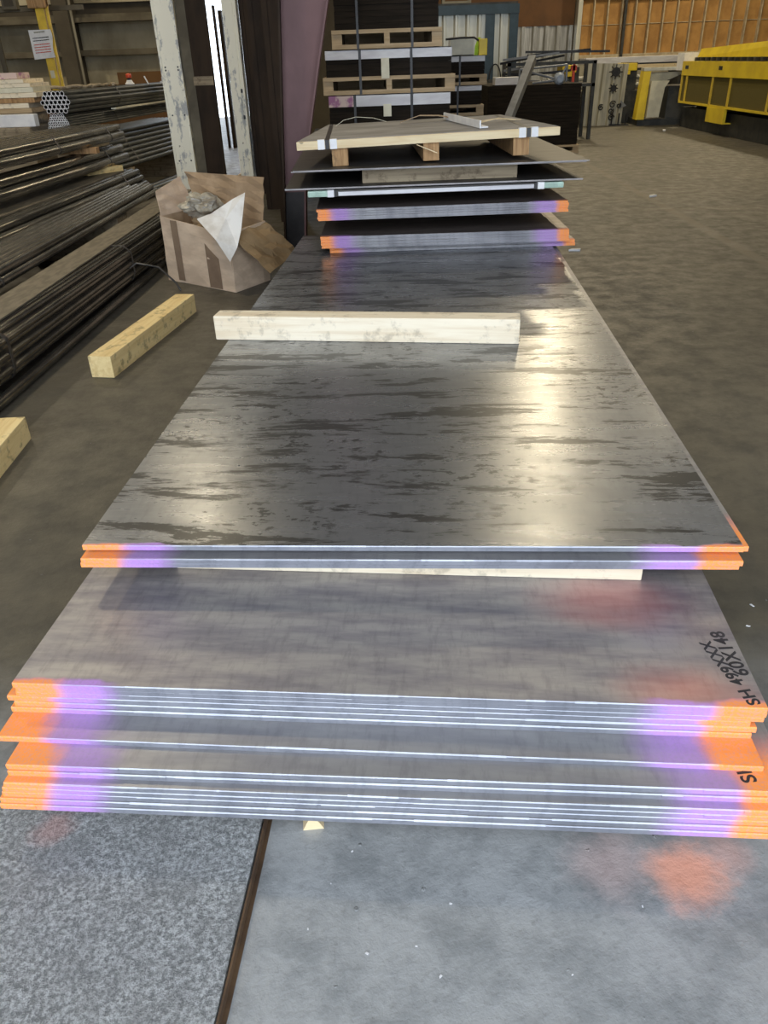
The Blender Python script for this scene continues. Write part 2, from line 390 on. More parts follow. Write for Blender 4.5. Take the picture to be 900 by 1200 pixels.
# back-left wall with a bright doorway
mb = MB(); mb.box(-13, 16.5, 0, -3.35, 16.7, H); mb.box(-1.9, 16.5, 0, .1, 16.7, H); mb.box(-3.35, 16.5, 3.0, -1.9, 16.7, H)
mb.box(-.1, 16.7, 0, .1, 26.5, H)
struct(mb.build('wall_back_left', M['wall_dark']))
mb = MB(); mb.box(-2.64, 16.35, 0, -2.58, 16.49, 2.22); mb.box(-2.74, 16.38, 0, -2.70, 16.49, 2.3)
struct(mb.build('door_1', M['brownpaint']))
# insulation bays, plywood dado, girts, columns of the back-left wall
mb = MB()
for i, xx in enumerate([-12.9, -10.4, -7.9, -6.9, -5.35]):
    x2 = [-10.5, -8.0, -6.98, -5.45, -3.45][i]
    for z0, z1 in ((1.12, 1.62), (1.66, 2.1), (2.4, 3.4)): mb.box(xx, 16.42, z0, x2, 16.5, z1, 0)
struct(mb.build('wall_back_insulation', M['insul']))
mb = MB(); mb.box(-12.9, 16.40, 0, -3.4, 16.5, 1.13); mb.box(-4.62, 16.38, 1.13, -3.4, 16.5, 1.32)
struct(mb.build('wall_back_plywood', M['ply']))
mb = MB()
for z in (1.64, 2.18, 3.5): mb.box(-12.9, 16.22, z-.045, -3.36, 16.4, z+.045)
mb.box(-12.9, 16.05, 2.10, -3.36, 16.25, 2.17)
struct(mb.build('trim_2', M['girt']))
for i, (xx, w, mm) in enumerate(((-5.42, .26, 'wall_dark'), (-7.0, .12, 'girt'), (-10.4, .26, 'wall_dark'))):
    mb = MB(); mb.box(xx, 15.95, 0, xx+w, 16.4, 4.5); mb.box(xx+w, 15.98, 0, xx+w+.05, 16.06, 4.5)
    struct(mb.build('trim_%d' % (3+i), M[mm]))
mb = MB(); mb.tube([(-5.08, 15.9, 1.0), (-5.1, 15.9, 4.5)], .022, 8); struct(mb.build('trim_6', M['concblock']))
# far back wall (right part of the hall)
mb = MB(); mb.box(0.1, 26.3, 0, 13, 26.5, H); struct(mb.build('wall_back', M['wall_dark']))
mb = MB(); mb.box(6.05, 26.15, 1.28, 13, 26.3, 4.2); struct(mb.build('wall_back_boards', M['osb']))
mb = MB(); mb.box(1.2, 26.15, 2.05, 5.98, 26.3, 4.2); struct(mb.build('wall_back_dark_boards', M['osb_dark']))
mb = MB(); mb.corr(1.2, 5.98, .0, 2.05, 26.2, .34, .06); struct(mb.build('wall_back_corrugated', M['galv']))
mb = MB(); mb.box(6.05, 26.1, 0, 13, 26.3, 1.2); struct(mb.build('wall_back_dado', M['concblock']))
x = 6.1; i = 7
mb = MB()
while x < 12.9:
    mb.box(x, 26.02, 1.2, x+.035, 26.15, 4.2); x += .40
mb.box(6.0, 25.98, 1.2, 13, 26.15, 1.29); mb.box(6.0, 26.13, 2.02, 13, 26.16, 2.035); mb.box(6.0, 26.0, 2.68, 13, 26.15, 2.72)
struct(mb.build('trim_7', M['stud']))
mb = MB(); mb.box(5.98, 25.7, 0, 6.1, 26.0, 5); struct(mb.build('trim_8', M['corr']))
mb = MB(); mb.box(7.35, 25.9, .5, 7.42, 26.02, 4); struct(mb.build('trim_9', M['machinedark']))

# ------------------------------------------------------------------ steel sheets
def sheet_mesh(L, W, t, seed, seg=14, c0=.0014, c1=.0030):
    r = random.Random(seed); mb = MB()
    xs = [-W/2] + sorted(r.uniform(-W/2+.03, W/2-.03) for _ in range(seg)) + [W/2]
    for a, b_ in zip(xs[:-1], xs[1:]):
        c = r.uniform(c0, c1); j = r.uniform(-.0006, .0006)
        A = [(0, 0), (j, t-c), (c*.9, t)]
        for (ya, za), (yb, zb), mi in ((A[0], A[1], 1), (A[1], A[2], 2)):
            mb.add([(a, ya, za), (b_, ya, za), (b_, yb, zb), (a, yb, zb)], [(0, 1, 2, 3)], mi)
        mb.add([(a, A[2][0], t), (b_, A[2][0], t), (b_, .006, t), (a, .006, t)], [(0, 1, 2, 3)], 0)
        mb.add([(a, 0, 0), (b_, 0, 0), (b_, .006, 0), (a, .006, 0)], [(0, 1, 2, 3)], 0)
    mb.add([(-W/2, .006, t), (W/2, .006, t), (W/2, L, t), (-W/2, L, t)], [(0, 1, 2, 3)], 0)
    mb.add([(-W/2, .006, 0), (W/2, .006, 0), (W/2, L, 0), (-W/2, L, 0)], [(0, 1, 2, 3)], 0)
    for sx in (-1, 1):
        mb.add([(sx*W/2, 0, 0), (sx*W/2, L, 0), (sx*W/2, L, t), (sx*W/2, .003, t), (sx*W/2, 0, t-.003)], [(0, 1, 2, 3, 4)], 1)
    mb.add([(-W/2, L, 0), (W/2, L, 0), (W/2, L, t), (-W/2, L, t)], [(0, 1, 2, 3)], 1)
    return mb

def sheet(cx, cy, ztop, ang, L, W, t, mats, label, group, seed, c0=.0014, c1=.0030):
    mb = sheet_mesh(L, W, t, seed, c0=c0, c1=c1)
    o = mb.build('steel_sheet', mats, None, (cx, cy, ztop-t), R(ang))
    return tag(o, label, 'steel sheet', group)

ORD = ['topmost', 'second from the top', 'third from the top', 'fourth from the top', 'fifth from the top', 'sixth from the top',
       'seventh from the top', 'eighth from the top', 'ninth from the top', 'tenth from the top', 'eleventh from the top',
       'twelfth from the top', 'second from the bottom', 'bottommost']
# nearest stack: 14 half-inch sheets, front edges slightly out of line
S1 = [(-.033, 1.142), (-.031, 1.144), (-.033, 1.145), (-.056, 1.147), (-.043, 1.143), (-.052, 1.140), (-.056, 1.070), (-.016, 1.013),
      (-.014, 1.008), (-.019, .990), (-.025, .990), (-.029, .990), (-.035, .986), (-.037, .982)]
ems = ['with marker writing on its top', '', '', '', '', '', 'jutting out below them', 'just below the jutting one', '', '', '', '', '', 'just above the floor timbers']
s1o = []
T = .0127; P1 = .01309
for i, (cx, cy) in enumerate(S1):
    zt = .290 - i*P1
    mats = [M['st_face_top'] if i == 0 else M['st_top'], M['st_edge'], M['st_lip']]
    lab = 'steel sheet, %s in the nearest stack' % ORD[i] + ((', ' + ems[i]) if ems[i] else '')
    s1o.append(sheet(cx, cy, zt, -5.6 if i < 7 else -5.1, 3.66, 1.524, T, mats, lab, 'steel sheets of the nearest stack', 100+i))

def writing(parent, name, body, x, y, z, size, ang, label):
    cu = bpy.data.curves.new(name, 'FONT'); cu.body = body; cu.size = size; cu.extrude = .0002; cu.offset = .0009; cu.space_character = 1.05
    tmp = bpy.data.objects.new(name, cu); COL.objects.link(tmp)
    dg = bpy.context.evaluated_depsgraph_get(); me = bpy.data.meshes.new_from_object(tmp.evaluated_get(dg))
    bpy.data.objects.remove(tmp)
    rr = random.Random(3)
    o = bpy.data.objects.new(name, me); COL.objects.link(o); me.materials.clear(); me.materials.append(M['marker'])
    o.parent = parent; o.location = (x, y, z); o.rotation_euler = (0, 0, ang); o['label'] = label
    return o
# marker writing runs back along the right edge; sheet-local coordinates
writing(s1o[0], 'marker_writing', 'SH 499XXX', .753, .012, T+.0003, .036, R(104), 'black marker writing SH 499XXX')
writing(s1o[0], 'marker_writing', '60X148', .757, .092, T+.0003, .042, R(96), 'black marker writing 60X148')
writing(s1o[7], 'marker_writing', 'SH', .700, .022, T+.0003, .040, R(100), 'black marker writing SH')

# dunnage under nearest stack
def timber(L, w, h, loc, ang, mat, label, group=None, bev=.004, name='timber', cat='timber', rot=None):
    mb = MB(); mb.box(-L/2, -w/2, 0, L/2, w/2, h, bev=bev)
    o = mb.build(name, mat, None, loc, rot if rot else R(ang)); return tag(o, label, cat, group)
zb = .290 - 13*P1 - T
t0 = timber(1.15, .09, zb-.001, (.08, 1.22, 0), -5, M['old_wood'], 'dusty timber lying flat under the front end of the nearest steel stack')
mb = MB(); mb.add([(-.022, 0, 0), (.022, 0, 0), (0, 0, .05), (-.022, .35, 0), (.022, .35, 0), (0, .35, .05)], [(0, 1, 2), (3, 5, 4), (0, 3, 4, 1), (1, 4, 5, 2), (2, 5, 3, 0)])
tag(mb.build('wood_wedge', M['pine'], None, (-.172, 1.055, 0), R(4)), 'small pale wood wedge poking out from under the nearest stack by the slab edge', 'wedge')
# the wedge side plank under the stack: full thickness timbers further back
timber(1.2, .09, zb-.001, (.0, 3.9, 0), -5, M['old_wood'], 'dusty timber under the back end of the nearest steel stack, below the second stack')

# second stack: four sheets on a timber
dx, dy = math.sin(R(4.0)), math.cos(R(4.0))
S2 = [(.044, 1.482, 0, 'topmost in the second stack, with dark water marks'), (.066, 1.505, -.2, 'second from the top in the second stack, jutting out right'),
      (.040, 1.464, 0, 'third from the top in the second stack'), (.036, 1.468, .1, 'lowest in the second stack, on the pale timber')]
s2o = []
for i, (cx, cy, da, lab) in enumerate(S2):
    mats = [M['st_water'] if i == 0 else M['st_top'], M['st_edge'], M['st_lip']]
    s2o.append(sheet(cx, cy, .422-i*.0129, -4.1+da, 3.66, 1.524, T, mats, 'grey steel sheet, ' + lab, 'steel sheets of the second stack', 200+i))
zb2 = .422 - 3*.0129 - T
timber(1.15, .085, zb2-.2905-.0005, (.045, 1.60, .2905), -6.2, M['pine_white'], 'pale timber between the nearest steel stack and the second one')
timber(1.2, .09, zb2-.2905-.0005, (.25, 4.3, .2905), -4.5, M['pine'], 'pale timber hidden far back between the nearest and the second steel stack')
# whitish beam lying across second stack
mb = MB(); mb.box(-.61, -.045, 0, .61, .045, .097, bev=.006)
mb.add([(-.613, -.05, .0)]*0, [])
bm_ = mb.build('timber_beam', M['pine_white'], None, (-.050, 3.02, .4225), R(-9.2))
tag(bm_, 'whitish pine beam lying across the water-marked top sheet', 'timber')

# floor beams at left
o = timber(.125, 1.21, .115, (-1.340, 4.44, 0), -9.5, M['pine_y'], 'yellow pine beam lying on the floor before the cardboard box', bev=.004, name='timber_beam')
o = timber(.13, 1.25, .105, (-1.574, 2.475, 0), 2.5, M['pine_y'], 'yellow pine beam cut off by the left edge of the photo', bev=.004, name='timber_beam')

# third & fourth stacks further back, sprayed ends
def farstack(Wd, rows, base, group, lab, top_mat, yaw, L=3.05):
    for i, (cx, cy, zt, t) in enumerate(rows):
        sheet(cx, cy, zt, yaw, L, Wd, t, [top_mat, M['far_edge'], M['far_lip']], lab[i], group, base+i, .0010, .0024)
z3 = .4225
M['far3'] = steel('stack_sheet_sprayed', (.20, .165, .15), (.14, .115, .105), .42, .55, .05, W=1.42, ow=.075, pw=.19)
M['far_edge'] = steel('grey_stack_edge', (.30, .30, .32), (.17, .17, .19), .5, .25, .2, dull=.7, W=1.42, streak=False, ow=.075, pw=.19)
M['far_lip'] = steel('pale_stack_lip', (.46, .45, .46), (.30, .29, .31), .4, .4, .2, W=1.42, streak=False, ow=.075, pw=.19)
rows = []; labs = []
nm = ['topmost', 'second', 'third', 'fourth', 'fifth', 'lowest']
zt = .5205
for i in range(6):
    low = i >= 4
    rows.append((.405 + (.045 if low else 0) + rnd.uniform(-.003, .003), 4.58 + (.035 if low else 0) + rnd.uniform(-.003, .003), zt - i*.0160 - (.0015 if low else 0), .0155))
    labs.append('orange-ended steel sheet, %s in the stack resting on the water-marked sheet' % (nm[i] if i in (0, 5) else nm[i] + ' from the top'))
rows = [(a, b_, c_, d_) for a, b_, c_, d_ in rows]
farstack(1.42, rows, 300, 'sheets of the third stack', labs, M['far3'], -1.2)
timber(1.2, .09, .085, (.40, 5.7, .5225), -1, M['old_wood'], 'dusty timber between the third and the fourth orange-ended stack', bev=.003)
timber(1.2, .09, .085, (.45, 7.2, .5225), -1, M['old_wood'], 'dusty timber far back between the third and fourth orange-ended stacks', bev=.003)
timber(1.3, .30, .4235, (.45, 6.6, 0), -1, M['old_wood'], 'thick block of timbers carrying the back of the sheet stacks', name='timber_block', bev=.006)
rows = []; labs = []
nm = ['topmost', 'second', 'third', 'lowest but one', 'lowest']
for i in range(5):
    low = i == 4
    rows.append((.395+rnd.uniform(-.004, .004), 4.60+rnd.uniform(-.004, .004), .668-i*.0130-(.006 if low else 0), .0125 if not low else .0115))
    labs.append('orange-ended steel sheet, %s in the fourth stack, under the green-cornered pack' % (nm[i] if i in (0, 3, 4) else nm[i] + ' from the top'))
rows[-1] = (rows[-1][0], rows[-1][1], .6195+.0005, .012)
farstack(1.42, rows, 400, 'sheets of the fourth stack', labs, M['far3'], .6)
timber(1.0, .08, .065, (.35, 5.7, .6685), -1, M['old_wood'], 'dark timber under the green-cornered pack of sheets', bev=.003)
timber(1.0, .08, .065, (.4, 7.2, .6685), -1, M['old_wood'], 'dark timber under the far end of the green-cornered pack', bev=.003)

# strapped pack with white edge strip and green corners
pk = empty('sheet_pack', (.355, 4.60, .7345), R(1.2), 'strapped pack of dark sheets with white edge strip and milky green corners', 'steel pack')
mb = MB(); mb.box(-.70, 0.012, 0, .70, 3.0, .032); mb.build('sheets', M['dark_steel'], pk)
mb = MB(); mb.box(-.545, 0, .004, .55, .012, .024); mb.build('edge_strip', M['whitestrip'], pk)
for sx in (-1, 1):
    mb = MB(); a, b_ = sorted((sx*.60, sx*.715)); mb.box(a, -.012, .002, b_, .10, .034, bev=.008); mb.build('corner_guard', M['greenguard'], pk)
    mb = MB(); a, b_ = sorted((sx*.568, sx*.605)); mb.box(a, -.016, .0, b_, .06, .036, bev=.003); mb.build('strap_pad', M['white'], pk)
    mb = MB(); mb.strip([(sx*.56, -.004, .0), (sx*.56, -.004, .034), (sx*.56, 2.9, .034)], .012, .0015, (1, 0, 0)); mb.build('strap', M['blackband'], pk)
# wide thin sheets with a timber between
def plain_sheet(cx, cy, z, ang, W, L, t, label, tilt=0.0, group='wide dark sheets above the packs'):
    mb = MB(); mb.box(-W/2, 0, 0, W/2, L, t, 0); mb.box(-W/2, -.0008, 0, W/2, 0.0004, t, 1)
    o = mb.build('steel_sheet', [M['dark_steel'], M['far_plain_edge']], None, (cx, cy, z), (0, tilt, R(ang)))
    return tag(o, label, 'steel sheet', group)
M['far_plain_edge'] = simple('thin_sheet_edge', (.34, .32, .32), (.22, .21, .21), .45, .4)
plain_sheet(.345, 4.60, .7745, .5, 1.66, 3.0, .008, 'wide dark steel sheet lying on the green-cornered pack')
timber(.88, .09, .080, (.385, 4.76, .7835), 1, M['old_wood'], 'weathered timber between the two levels of wide dark sheets', bev=.003)
timber(.88, .09, .080, (.36, 7.0, .7835), 1, M['old_wood'], 'weathered timber at the far end between the wide dark sheets', bev=.003)
plain_sheet(.372, 4.60, .8645, .8, 1.63, 3.0, .005, 'wide dark steel sheet, lower of the two under the board-topped pallet')
plain_sheet(.385, 4.585, .8705, 1.0, 1.63, 3.0, .005, 'wide dark steel sheet, upper of the two under the board-topped pallet')

# board-topped skid
sk = empty('board_skid', (.318, 4.70, .8860), (0, R(-1.15), R(1.0)), 'dusty board-topped wooden skid with banded pale front edge on three blocks', 'pallet')
mb = MB(); mb.prism([(-.72, .031), (.73, .031), (.60, 1.18), (-.58, 1.18)], .019, 'z', 0, None, .118); mb.build('board_top', M['board'], sk)
mb = MB(); mb.box(-.725, 0, .093, .735, .03, .135, bev=.003); mb.build('front_rail', M['pine'], sk)
mb = MB(); mb.box(-.57, 1.12, .093, .59, 1.15, .1175); mb.build('back_rail', M['pine'], sk)
for xx in (-.49, .02, .525):
    mb = MB(); mb.box(xx-.045, .02, .0, xx+.045, 1.11, .0925, bev=.005); mb.build('runner', M['endgrain'], sk)
for xx in (-.555, .56):
    for s_ in (-1, 1):
        mb = MB(); mb.box(xx+s_*.034-.019, -.004, .092, xx+s_*.034+.019, .03, .141); mb.build('band_pad', M['white'], sk)
    mb = MB(); mb.strip([(xx, -.004, .093), (xx, -.004, .1385), (xx, 1.12, .1385)], .024, .002, (1, 0, 0)); mb.build('band', M['blackband'], sk)
mb = MB(); mb.strip([(.05, -.02, .045), (-.06, .0, .09)], .012, .004, (0, 1, 0)); mb.build('splinter', M['pine'], sk)
# things on the skid top
zt = .8860+.1440
mb = MB(); mb.prism([(0, 0), (.05, 0), (.05, .008), (.008, .008), (.008, .04), (0, .04)], .85, 'y')
tag(mb.build('edge_protector', M['white'], None, (.62, 4.84, zt+.002), (0, R(-1.15), R(9))), 'white angled edge protector lying across the board-topped skid', 'edge protector')
mb = MB(); mb.strip([(0, 0, 0), (.12, .02, .035), (.24, .05, .03), (.36, .09, .008), (.46, .12, 0.001)], .05, .004, (.1, 1, 0))
tag(mb.build('cardboard_strip', M['cardboard_in'], None, (.20, 5.55, zt), R(-8)), 'curled tan cardboard strip near the back of the board-topped skid', 'cardboard strip')
mb = MB(); mb.strip([(0, 0, 0.001), (.05, .03, .03), (.13, .06, .045), (.24, .08, .035), (.33, .09, .01)], .012, .002, (0, 1, 0))
tag(mb.build('loose_band', M['tag'], None, (-.22, 5.55, zt-.008), 0), 'pale loose packing band curling up at the back left of the skid', 'band')
mb = MB(); mb.strip([(0, 0, .001), (.14, .02, .012), (.28, .05, .001)], .02, .003, (0, 1, 0)); mb.strip([(.02, -.08, .001), (.16, -.03, .02), (.3, 0, .003)], .015, .003, (0, 1, 0))
tag(mb.build('wood_strip', M['pine'], None, (.62, 5.20, zt+.008), R(5)), 'thin pale wood strips at the back right of the board-topped skid', 'wood strip')

# ------------------------------------------------------------------ strapped pallets of black sheets behind
def pallet_pack(name, x0, x1, y0, D, z, hp, hb, hs, label, cat, group=None, strap_x=(), strip_mats=('whitestrip',), tagz=None, cut=None, tilt=0):
    r = empty(name, (x0, y0, z), R(tilt), label, cat, group); W = x1-x0
    mb = MB(); mb.box(0, 0, 0, W, .02, .035); mb.box(0, 0, hp-.03, W, .02, hp); mb.box(0, .02, 0, .09, D, hp-.001); mb.box(W-.09, .02, 0, W, D, hp-.001)
    mb.box(W/2-.025, .0, .035, W/2+.025, D, hp-.03); mb.box(0, D-.02, 0, W, D, hp); mb.box(.09, D*.5, 0, W-.09, D*.5+.02, hp)
    mb.build('pallet_frame', M['pallet'], r)
    mb = MB(); ns = max(3, int(hb/.045))
    for i in range(ns):
        j = rnd.uniform(0, .006); zz = hp+hb*i/ns
        mb.box(.03+j, .015+j, zz+.0015, W-.03-j, D-.02, hp+hb*(i+1)/ns)
    mb.build('sheet_stack', M['black_steel'], r)
    xs = [.02] + [s for s in strap_x] + [W-.02]
    if hs:
        for i in range(len(xs)-1):
            mb = MB(); mb.box(xs[i]+.012, .0, hp+hb-hs*.98, xs[i+1]-.012, .015, hp+hb+.006)
            mb.box(xs[i]+.012, .0, hp+hb+.001, xs[i+1]-.012, .10, hp+hb+.006)
            mb.build('edge_strip', M[strip_mats[i % len(strip_mats)]], r)
    for s in strap_x:
        mb = MB(); mb.strip([(s, -.004, .0), (s, -.004, hp+hb+.008), (s, D, hp+hb+.008)], .022, .003, (1, 0, 0)); mb.build('strap', M['blackband'], r)
    if tagz: 
        mb = MB(); mb.box(tagz[0], -.010, tagz[1], tagz[0]+.072, -.0045, tagz[2]); mb.build('paper_tag', M['tag'], r)
    return r
Y0 = 7.95
G = 'strapped pallets of black sheets'
pallet_pack('pallet_pack', -.40, .775, Y0, 2.3, 0, .14, .965, .09, 'black sheet pack with pink end on its edge strip, lowest of the pallet tower', 'pallet', G, (.27, .79), ('pinkstrip', 'whitestrip', 'whitestrip'), (.53, .93, 1.03))
pallet_pack('pallet_pack', -.41, .785, Y0+.01, 2.3, 1.114, .14, .205, .07, 'thin black sheet pack with a hanging cream tag, middle of the pallet tower', 'pallet', G, (.34, .80), ('whitestrip',), (.53, .12, .28))
pallet_pack('pallet_pack', -.31, .665, Y0, 2.2, 1.469, .145, 1.0, 0, 'tall black sheet pack strapped on a pallet, top of the pallet tower', 'pallet', G, (.23, .71))
# second tower behind
G2 = 'packs of the second pallet tower'
pallet_pack('pallet_pack', .30, 1.40, 10.6, 2.0, 0, .12, .62, 0, 'black pack on a pallet, lowest of the small tower behind', 'pallet', G2, (.7,))
pallet_pack('pallet_pack', .30, 1.40, 10.6, 2.0, .75, .12, .20, .05, 'black pack with a grey edge strip, middle of the small tower behind', 'pallet', G2, (.78,))
pallet_pack('pallet_pack', .30, 1.43, 10.6, 2.0, 1.08, .11, .19, .055, 'black pack with a grey edge strip, topmost of the small tower behind', 'pallet', G2, (.80,), ('whitestrip',))
# items on second tower
bx = empty('parts_bin', (1.00, 10.75, 1.387), 0, 'open cream plastic bin on the small pallet tower', 'bin')
mb = MB(); mb.box(0, 0, 0, .28, .01, .17); mb.box(0, .3, 0, .28, .31, .17); mb.box(0, .01, 0, .01, .3, .17); mb.box(.27, .01, 0, .28, .3, .17); mb.box(0, 0, 0, .28, .31, .01)
mb.build('bin_body', M['cream'], bx)
mb = MB(); mb.tube([(-.06, .0, .175), (.12, .0, .185), (.28, .0, .185), (.34, .0, .15), (.36, .0, .08), (.36, 0, 0.004)], .012, 8); mb.build('handle', M['iron'], bx)
mb = MB()
for k in range(7):
    a = k/6; mb.strip([(.01*k, .02*math.sin(k*2), 0.001), (.005+.008*k, .02*math.sin(k*2.)-.01, .10), (.03+.004*k, .0, .185-.012*abs(k-3))], .03, .004, (1, .3*math.sin(k), 0))
tag(mb.build('safety_vest', M['hivis'], None, (1.305, 10.78, 1.387), 0), 'crumpled lime yellow safety vest beside the cream bin', 'safety vest')

# black long pack, right of it, and the leaning square tube
p = pallet_pack('pallet_pack', 1.80, 3.30, 13.4, 1.8, 0, .12, .85, 0, 'long low black sheet pack behind the leaning square tube', 'pallet', None, ())
mb = MB(); mb.box(0, 0, 0, .48, .3, .10); tag(mb.build('white_carton', M['whitestrip'], None, (1.95, 13.5, .98), 0), 'pale flat carton on the left end of the long black pack', 'carton')
tb = empty('square_tube', (1.70, 10.5, .004), (R(0), 0, 0), 'grey square steel tube leaning up with an open dark end', 'steel tube')
pa, pb = Vector((-.30, -.1, .0)), Vector((.60, 1.9, 1.32))
mb = MB(); mb.box(-.05, -.05, 0, .05, .05, 1.0)
d = (pb-pa); q = d.to_track_quat('Z', 'Y').to_matrix().to_4x4(); q.translation = pa
mb = MB(); Lh = d.length
for a in ((-.05, -.05, .05, -.044), (-.05, .044, .05, .05), (-.05, -.044, -.044, .044), (.044, -.044, .05, .044)): mb.box(a[0], a[1], .03, a[2], a[3], Lh, 0, q)
mb.build('tube_wall', M['tube'], tb)
mb = MB(); mb.box(-.043, -.043, Lh-.06, .043, .043, Lh-.05, 0, q); mb.build('bore_shade', M['blackband'], tb)  # black plate inside the open end stands for the shade in the bore

# scrap rack: heap of angle iron and a blue-grey casting
rk = empty('scrap_rack', (2.5, 14.5, .98), 0, 'dark rack heaped with angle iron standing behind the long black pack', 'rack')
rk.location = (2.45, 15.5, 0)
mb = MB()
for xx in (0, 1.5):
    for yy in (0, .6): mb.box(xx, yy, 0, xx+.06, yy+.06, 1.25)
mb.box(0, 0, .85, 1.56, .66, .9); mb.box(0, 0, 1.2, 1.56, .05, 1.25); mb.build('rack_frame', M['machinedark'], rk)
for k in range(9):
    mb = MB(); z = .95 + .055*k; x0_ = rnd.uniform(-.15, .4)
    mb.box(0, 0, 0, 1.15+rnd.uniform(-.2, .3), .05, .035, 0, TM(x0_, rnd.uniform(.05, .4), z, R(rnd.uniform(-14, 14)), 0, R(rnd.uniform(-9, 5))))
    mb.build('angle_bar', M['iron'] if k % 3 else M['tube'], rk)
mb = MB(); mb.box(1.15, .02, .9, 1.19, .07, 1.2); mb.box(1.12, .02, 1.1, 1.22, .07, 1.18); mb.build('clamp', M['red'], rk)
# trolley frame with casting in front of it
fr = empty('tube_trolley', (2.45, 12.3, 0), 0, 'grey tube frame with a blue-grey round casting by the long black pack', 'trolley')
fr.location = (2.32, 13.5, 0)
mb = MB()
for a, b_ in (((.0, 0, 1.18), (.62, 0, 1.02)), ((.62, 0, 1.02), (.72, 0, 1.22)), ((0, 0, 1.18), (.72, 0, 1.22)), ((.72, 0, 1.22), (.72, 0, .995)), ((0, 0, 1.18), (0, 0, .995)), ((.2, 0, .99), (.62, .0, 1.02))): mb.tube([a, b_], .017, 8)
mb.build('tube_frame', M['tube'], fr)
mb = MB()
for k in range(9):
    pass
rings = [(.0, -.085), (.05, -.075), (.075, -.045), (.085, 0), (.075, .045), (.05, .075), (.0, .085)]
mb.tube([(.60, -.06, 1.04+z_) for r_, z_ in rings], [max(r_, .003) for r_, z_ in rings], 14); mb.tube([(.60, -.14, 1.04), (.60, .06, 1.04)], .05, 12)
mb.build('casting', M['ballgrey'], fr)

# blue framed booth
bo = empty('booth', (1.0, 17.0, 0), 0, 'navy steel framed booth with white corrugated panels', 'booth')
mb = MB(); mb.box(.15, -.05, 2.04, 1.85, .12, 2.19); mb.box(-.6, -.05, 2.04, .15, .12, 2.19)
for a, b_ in ((1.23, 1.40), (1.68, 1.84)): mb.box(a, -.04, 0, b_, .11, 2.04)
mb.box(1.68, .11, 2.04, 1.84, 2.2, 2.19); mb.box(1.70, 2.1, 0, 1.84, 2.2, 2.04); mb.build('frame', M['blue'], bo)
mb = MB(); mb.corr(-.6, 1.23, 0, 2.04, .03, .22, .035, rib=.3); mb.build('wall_panel', M['corr'], bo)
mb = MB(); mb.corr(1.40, 1.68, 0, 2.04, .03, .16, .03, rib=.3); mb.build('wall_panel', M['corr'], bo)
mb = MB(); mb.box(1.72, -.07, 0, 2.05, .4, 1.16); mb.build('side_box', M['machinedark'], bo)
mb = MB(); mb.box(-.6, .1, 2.19, 1.84, 2.2, 2.23); mb.build('roof', M['machinedark'], bo)
fn = empty('box_fan', (1.45, 17.4, 2.231), 0, 'grey box fan standing on the booth roof', 'fan')
mb = MB(); mb.box(0, 0, 0, .05, .2, .5); mb.box(.5, 0, 0, .55, .2, .5); mb.box(.05, 0, 0, .5, .2, .05); mb.box(.05, 0, .45, .5, .2, .5); mb.build('housing', M['concblock'], fn)
mb = MB(); mb.tube([(.275, .02, .25), (.275, .16, .25)], .06, 12)
for k in range(5):
    mb.box(-.03, .08, .05, .04, .10, .19, 0, Matrix.Translation((.275, 0, .25)) @ Matrix.Rotation(k*2*math.pi/5, 4, 'Y'))
mb.build('blades', M['machinedark'], fn)
# small round mirror / hoop by booth post
mb = MB(); pts = [(.12*math.cos(a), 0, .26*math.sin(a)) for a in [math.pi*k/12 for k in range(13)]]
mb.strip(pts, .04, .02, (0, 1, 0)); tag(mb.build('hoop_guard', M['iron'], None, (2.42, 16.85, .98), 0), 'black arched hoop before the narrow booth panel', 'hoop')
mb = MB(); mb.box(-.14, -.1, 0, .14, .16, .979); tag(mb.build('steel_cabinet', M['machinedark'], None, (2.42, 16.75, 0), 0), 'low dark cabinet standing before the booth post', 'cabinet')
mb = MB(); mb.box(0, 0, 0, .10, .06, .17, bev=.01); tag(mb.build('yellow_bottle', M['yellow'], None, (1.335, 10.7, 1.387), 0), 'small yellow can at the right end of the small pallet tower', 'can')

# grey corrugated panel with iron scrolls
cb = empty('corrugated_panel', (4.5, 18.4, 0), (0, R(1.8), R(-3)), 'tall grey corrugated panel with black iron scrolls in front of yellow rollers', 'metal panel')
mb = MB(); mb.corr(0, .88, .0, 1.17, 0, .21, .05, rib=.28); mb.box(0, .01, 0, .88, .04, 1.16); mb.build('panel', M['cabmetal'], cb)
def scroll(cx, cz, r, s0, turns=1.4, flip=1):
    return [(cx+flip*(r*(1-k/26*.75))*math.cos(s0+k/26*turns*2*math.pi), -.07, cz+(r*(1-k/26*.75))*math.sin(s0+k/26*turns*2*math.pi)) for k in range(27)]
for cx, cz, r_, s0, fl in ((.40, .36, .06, 1.0, 1), (.64, .42, .07, .5, 1), (.62, .30, .06, 2.5, -1), (.64, .17, .065, .2, 1), (.77, .40, .05, 2, -1)):
    mb = MB(); mb.tube(scroll(cx, cz, r_, s0, 1.4, fl), .013, 6); mb.build('iron_scroll', M['iron'], cb)
for cx, cz, r_ in ((.62, 1.02, .085), (.61, .72, .06)):
    mb = MB(); mb.tube([(cx, -.11, cz), (cx, -.05, cz)], r_, 16)
    for k in range(8):
        a = k*math.pi/4; mb.tube([(cx, -.09, cz), (cx+1.6*r_*math.cos(a), -.07, cz+1.6*r_*math.sin(a))], .012, 5)
    mb.build('iron_rosette', M['iron'], cb)
mb = MB(); mb.add([(.80, -.07, .34), (.80, -.07, .50), (.93, -.07, .40), (.80, -.05, .34), (.80, -.05, .50), (.93, -.05, .40)], [(0, 1, 2), (5, 4, 3), (0, 3, 4, 1), (1, 4, 5, 2), (2, 5, 3, 0)]); mb.build('iron_leaf', M['tube'], cb)
mb = MB()
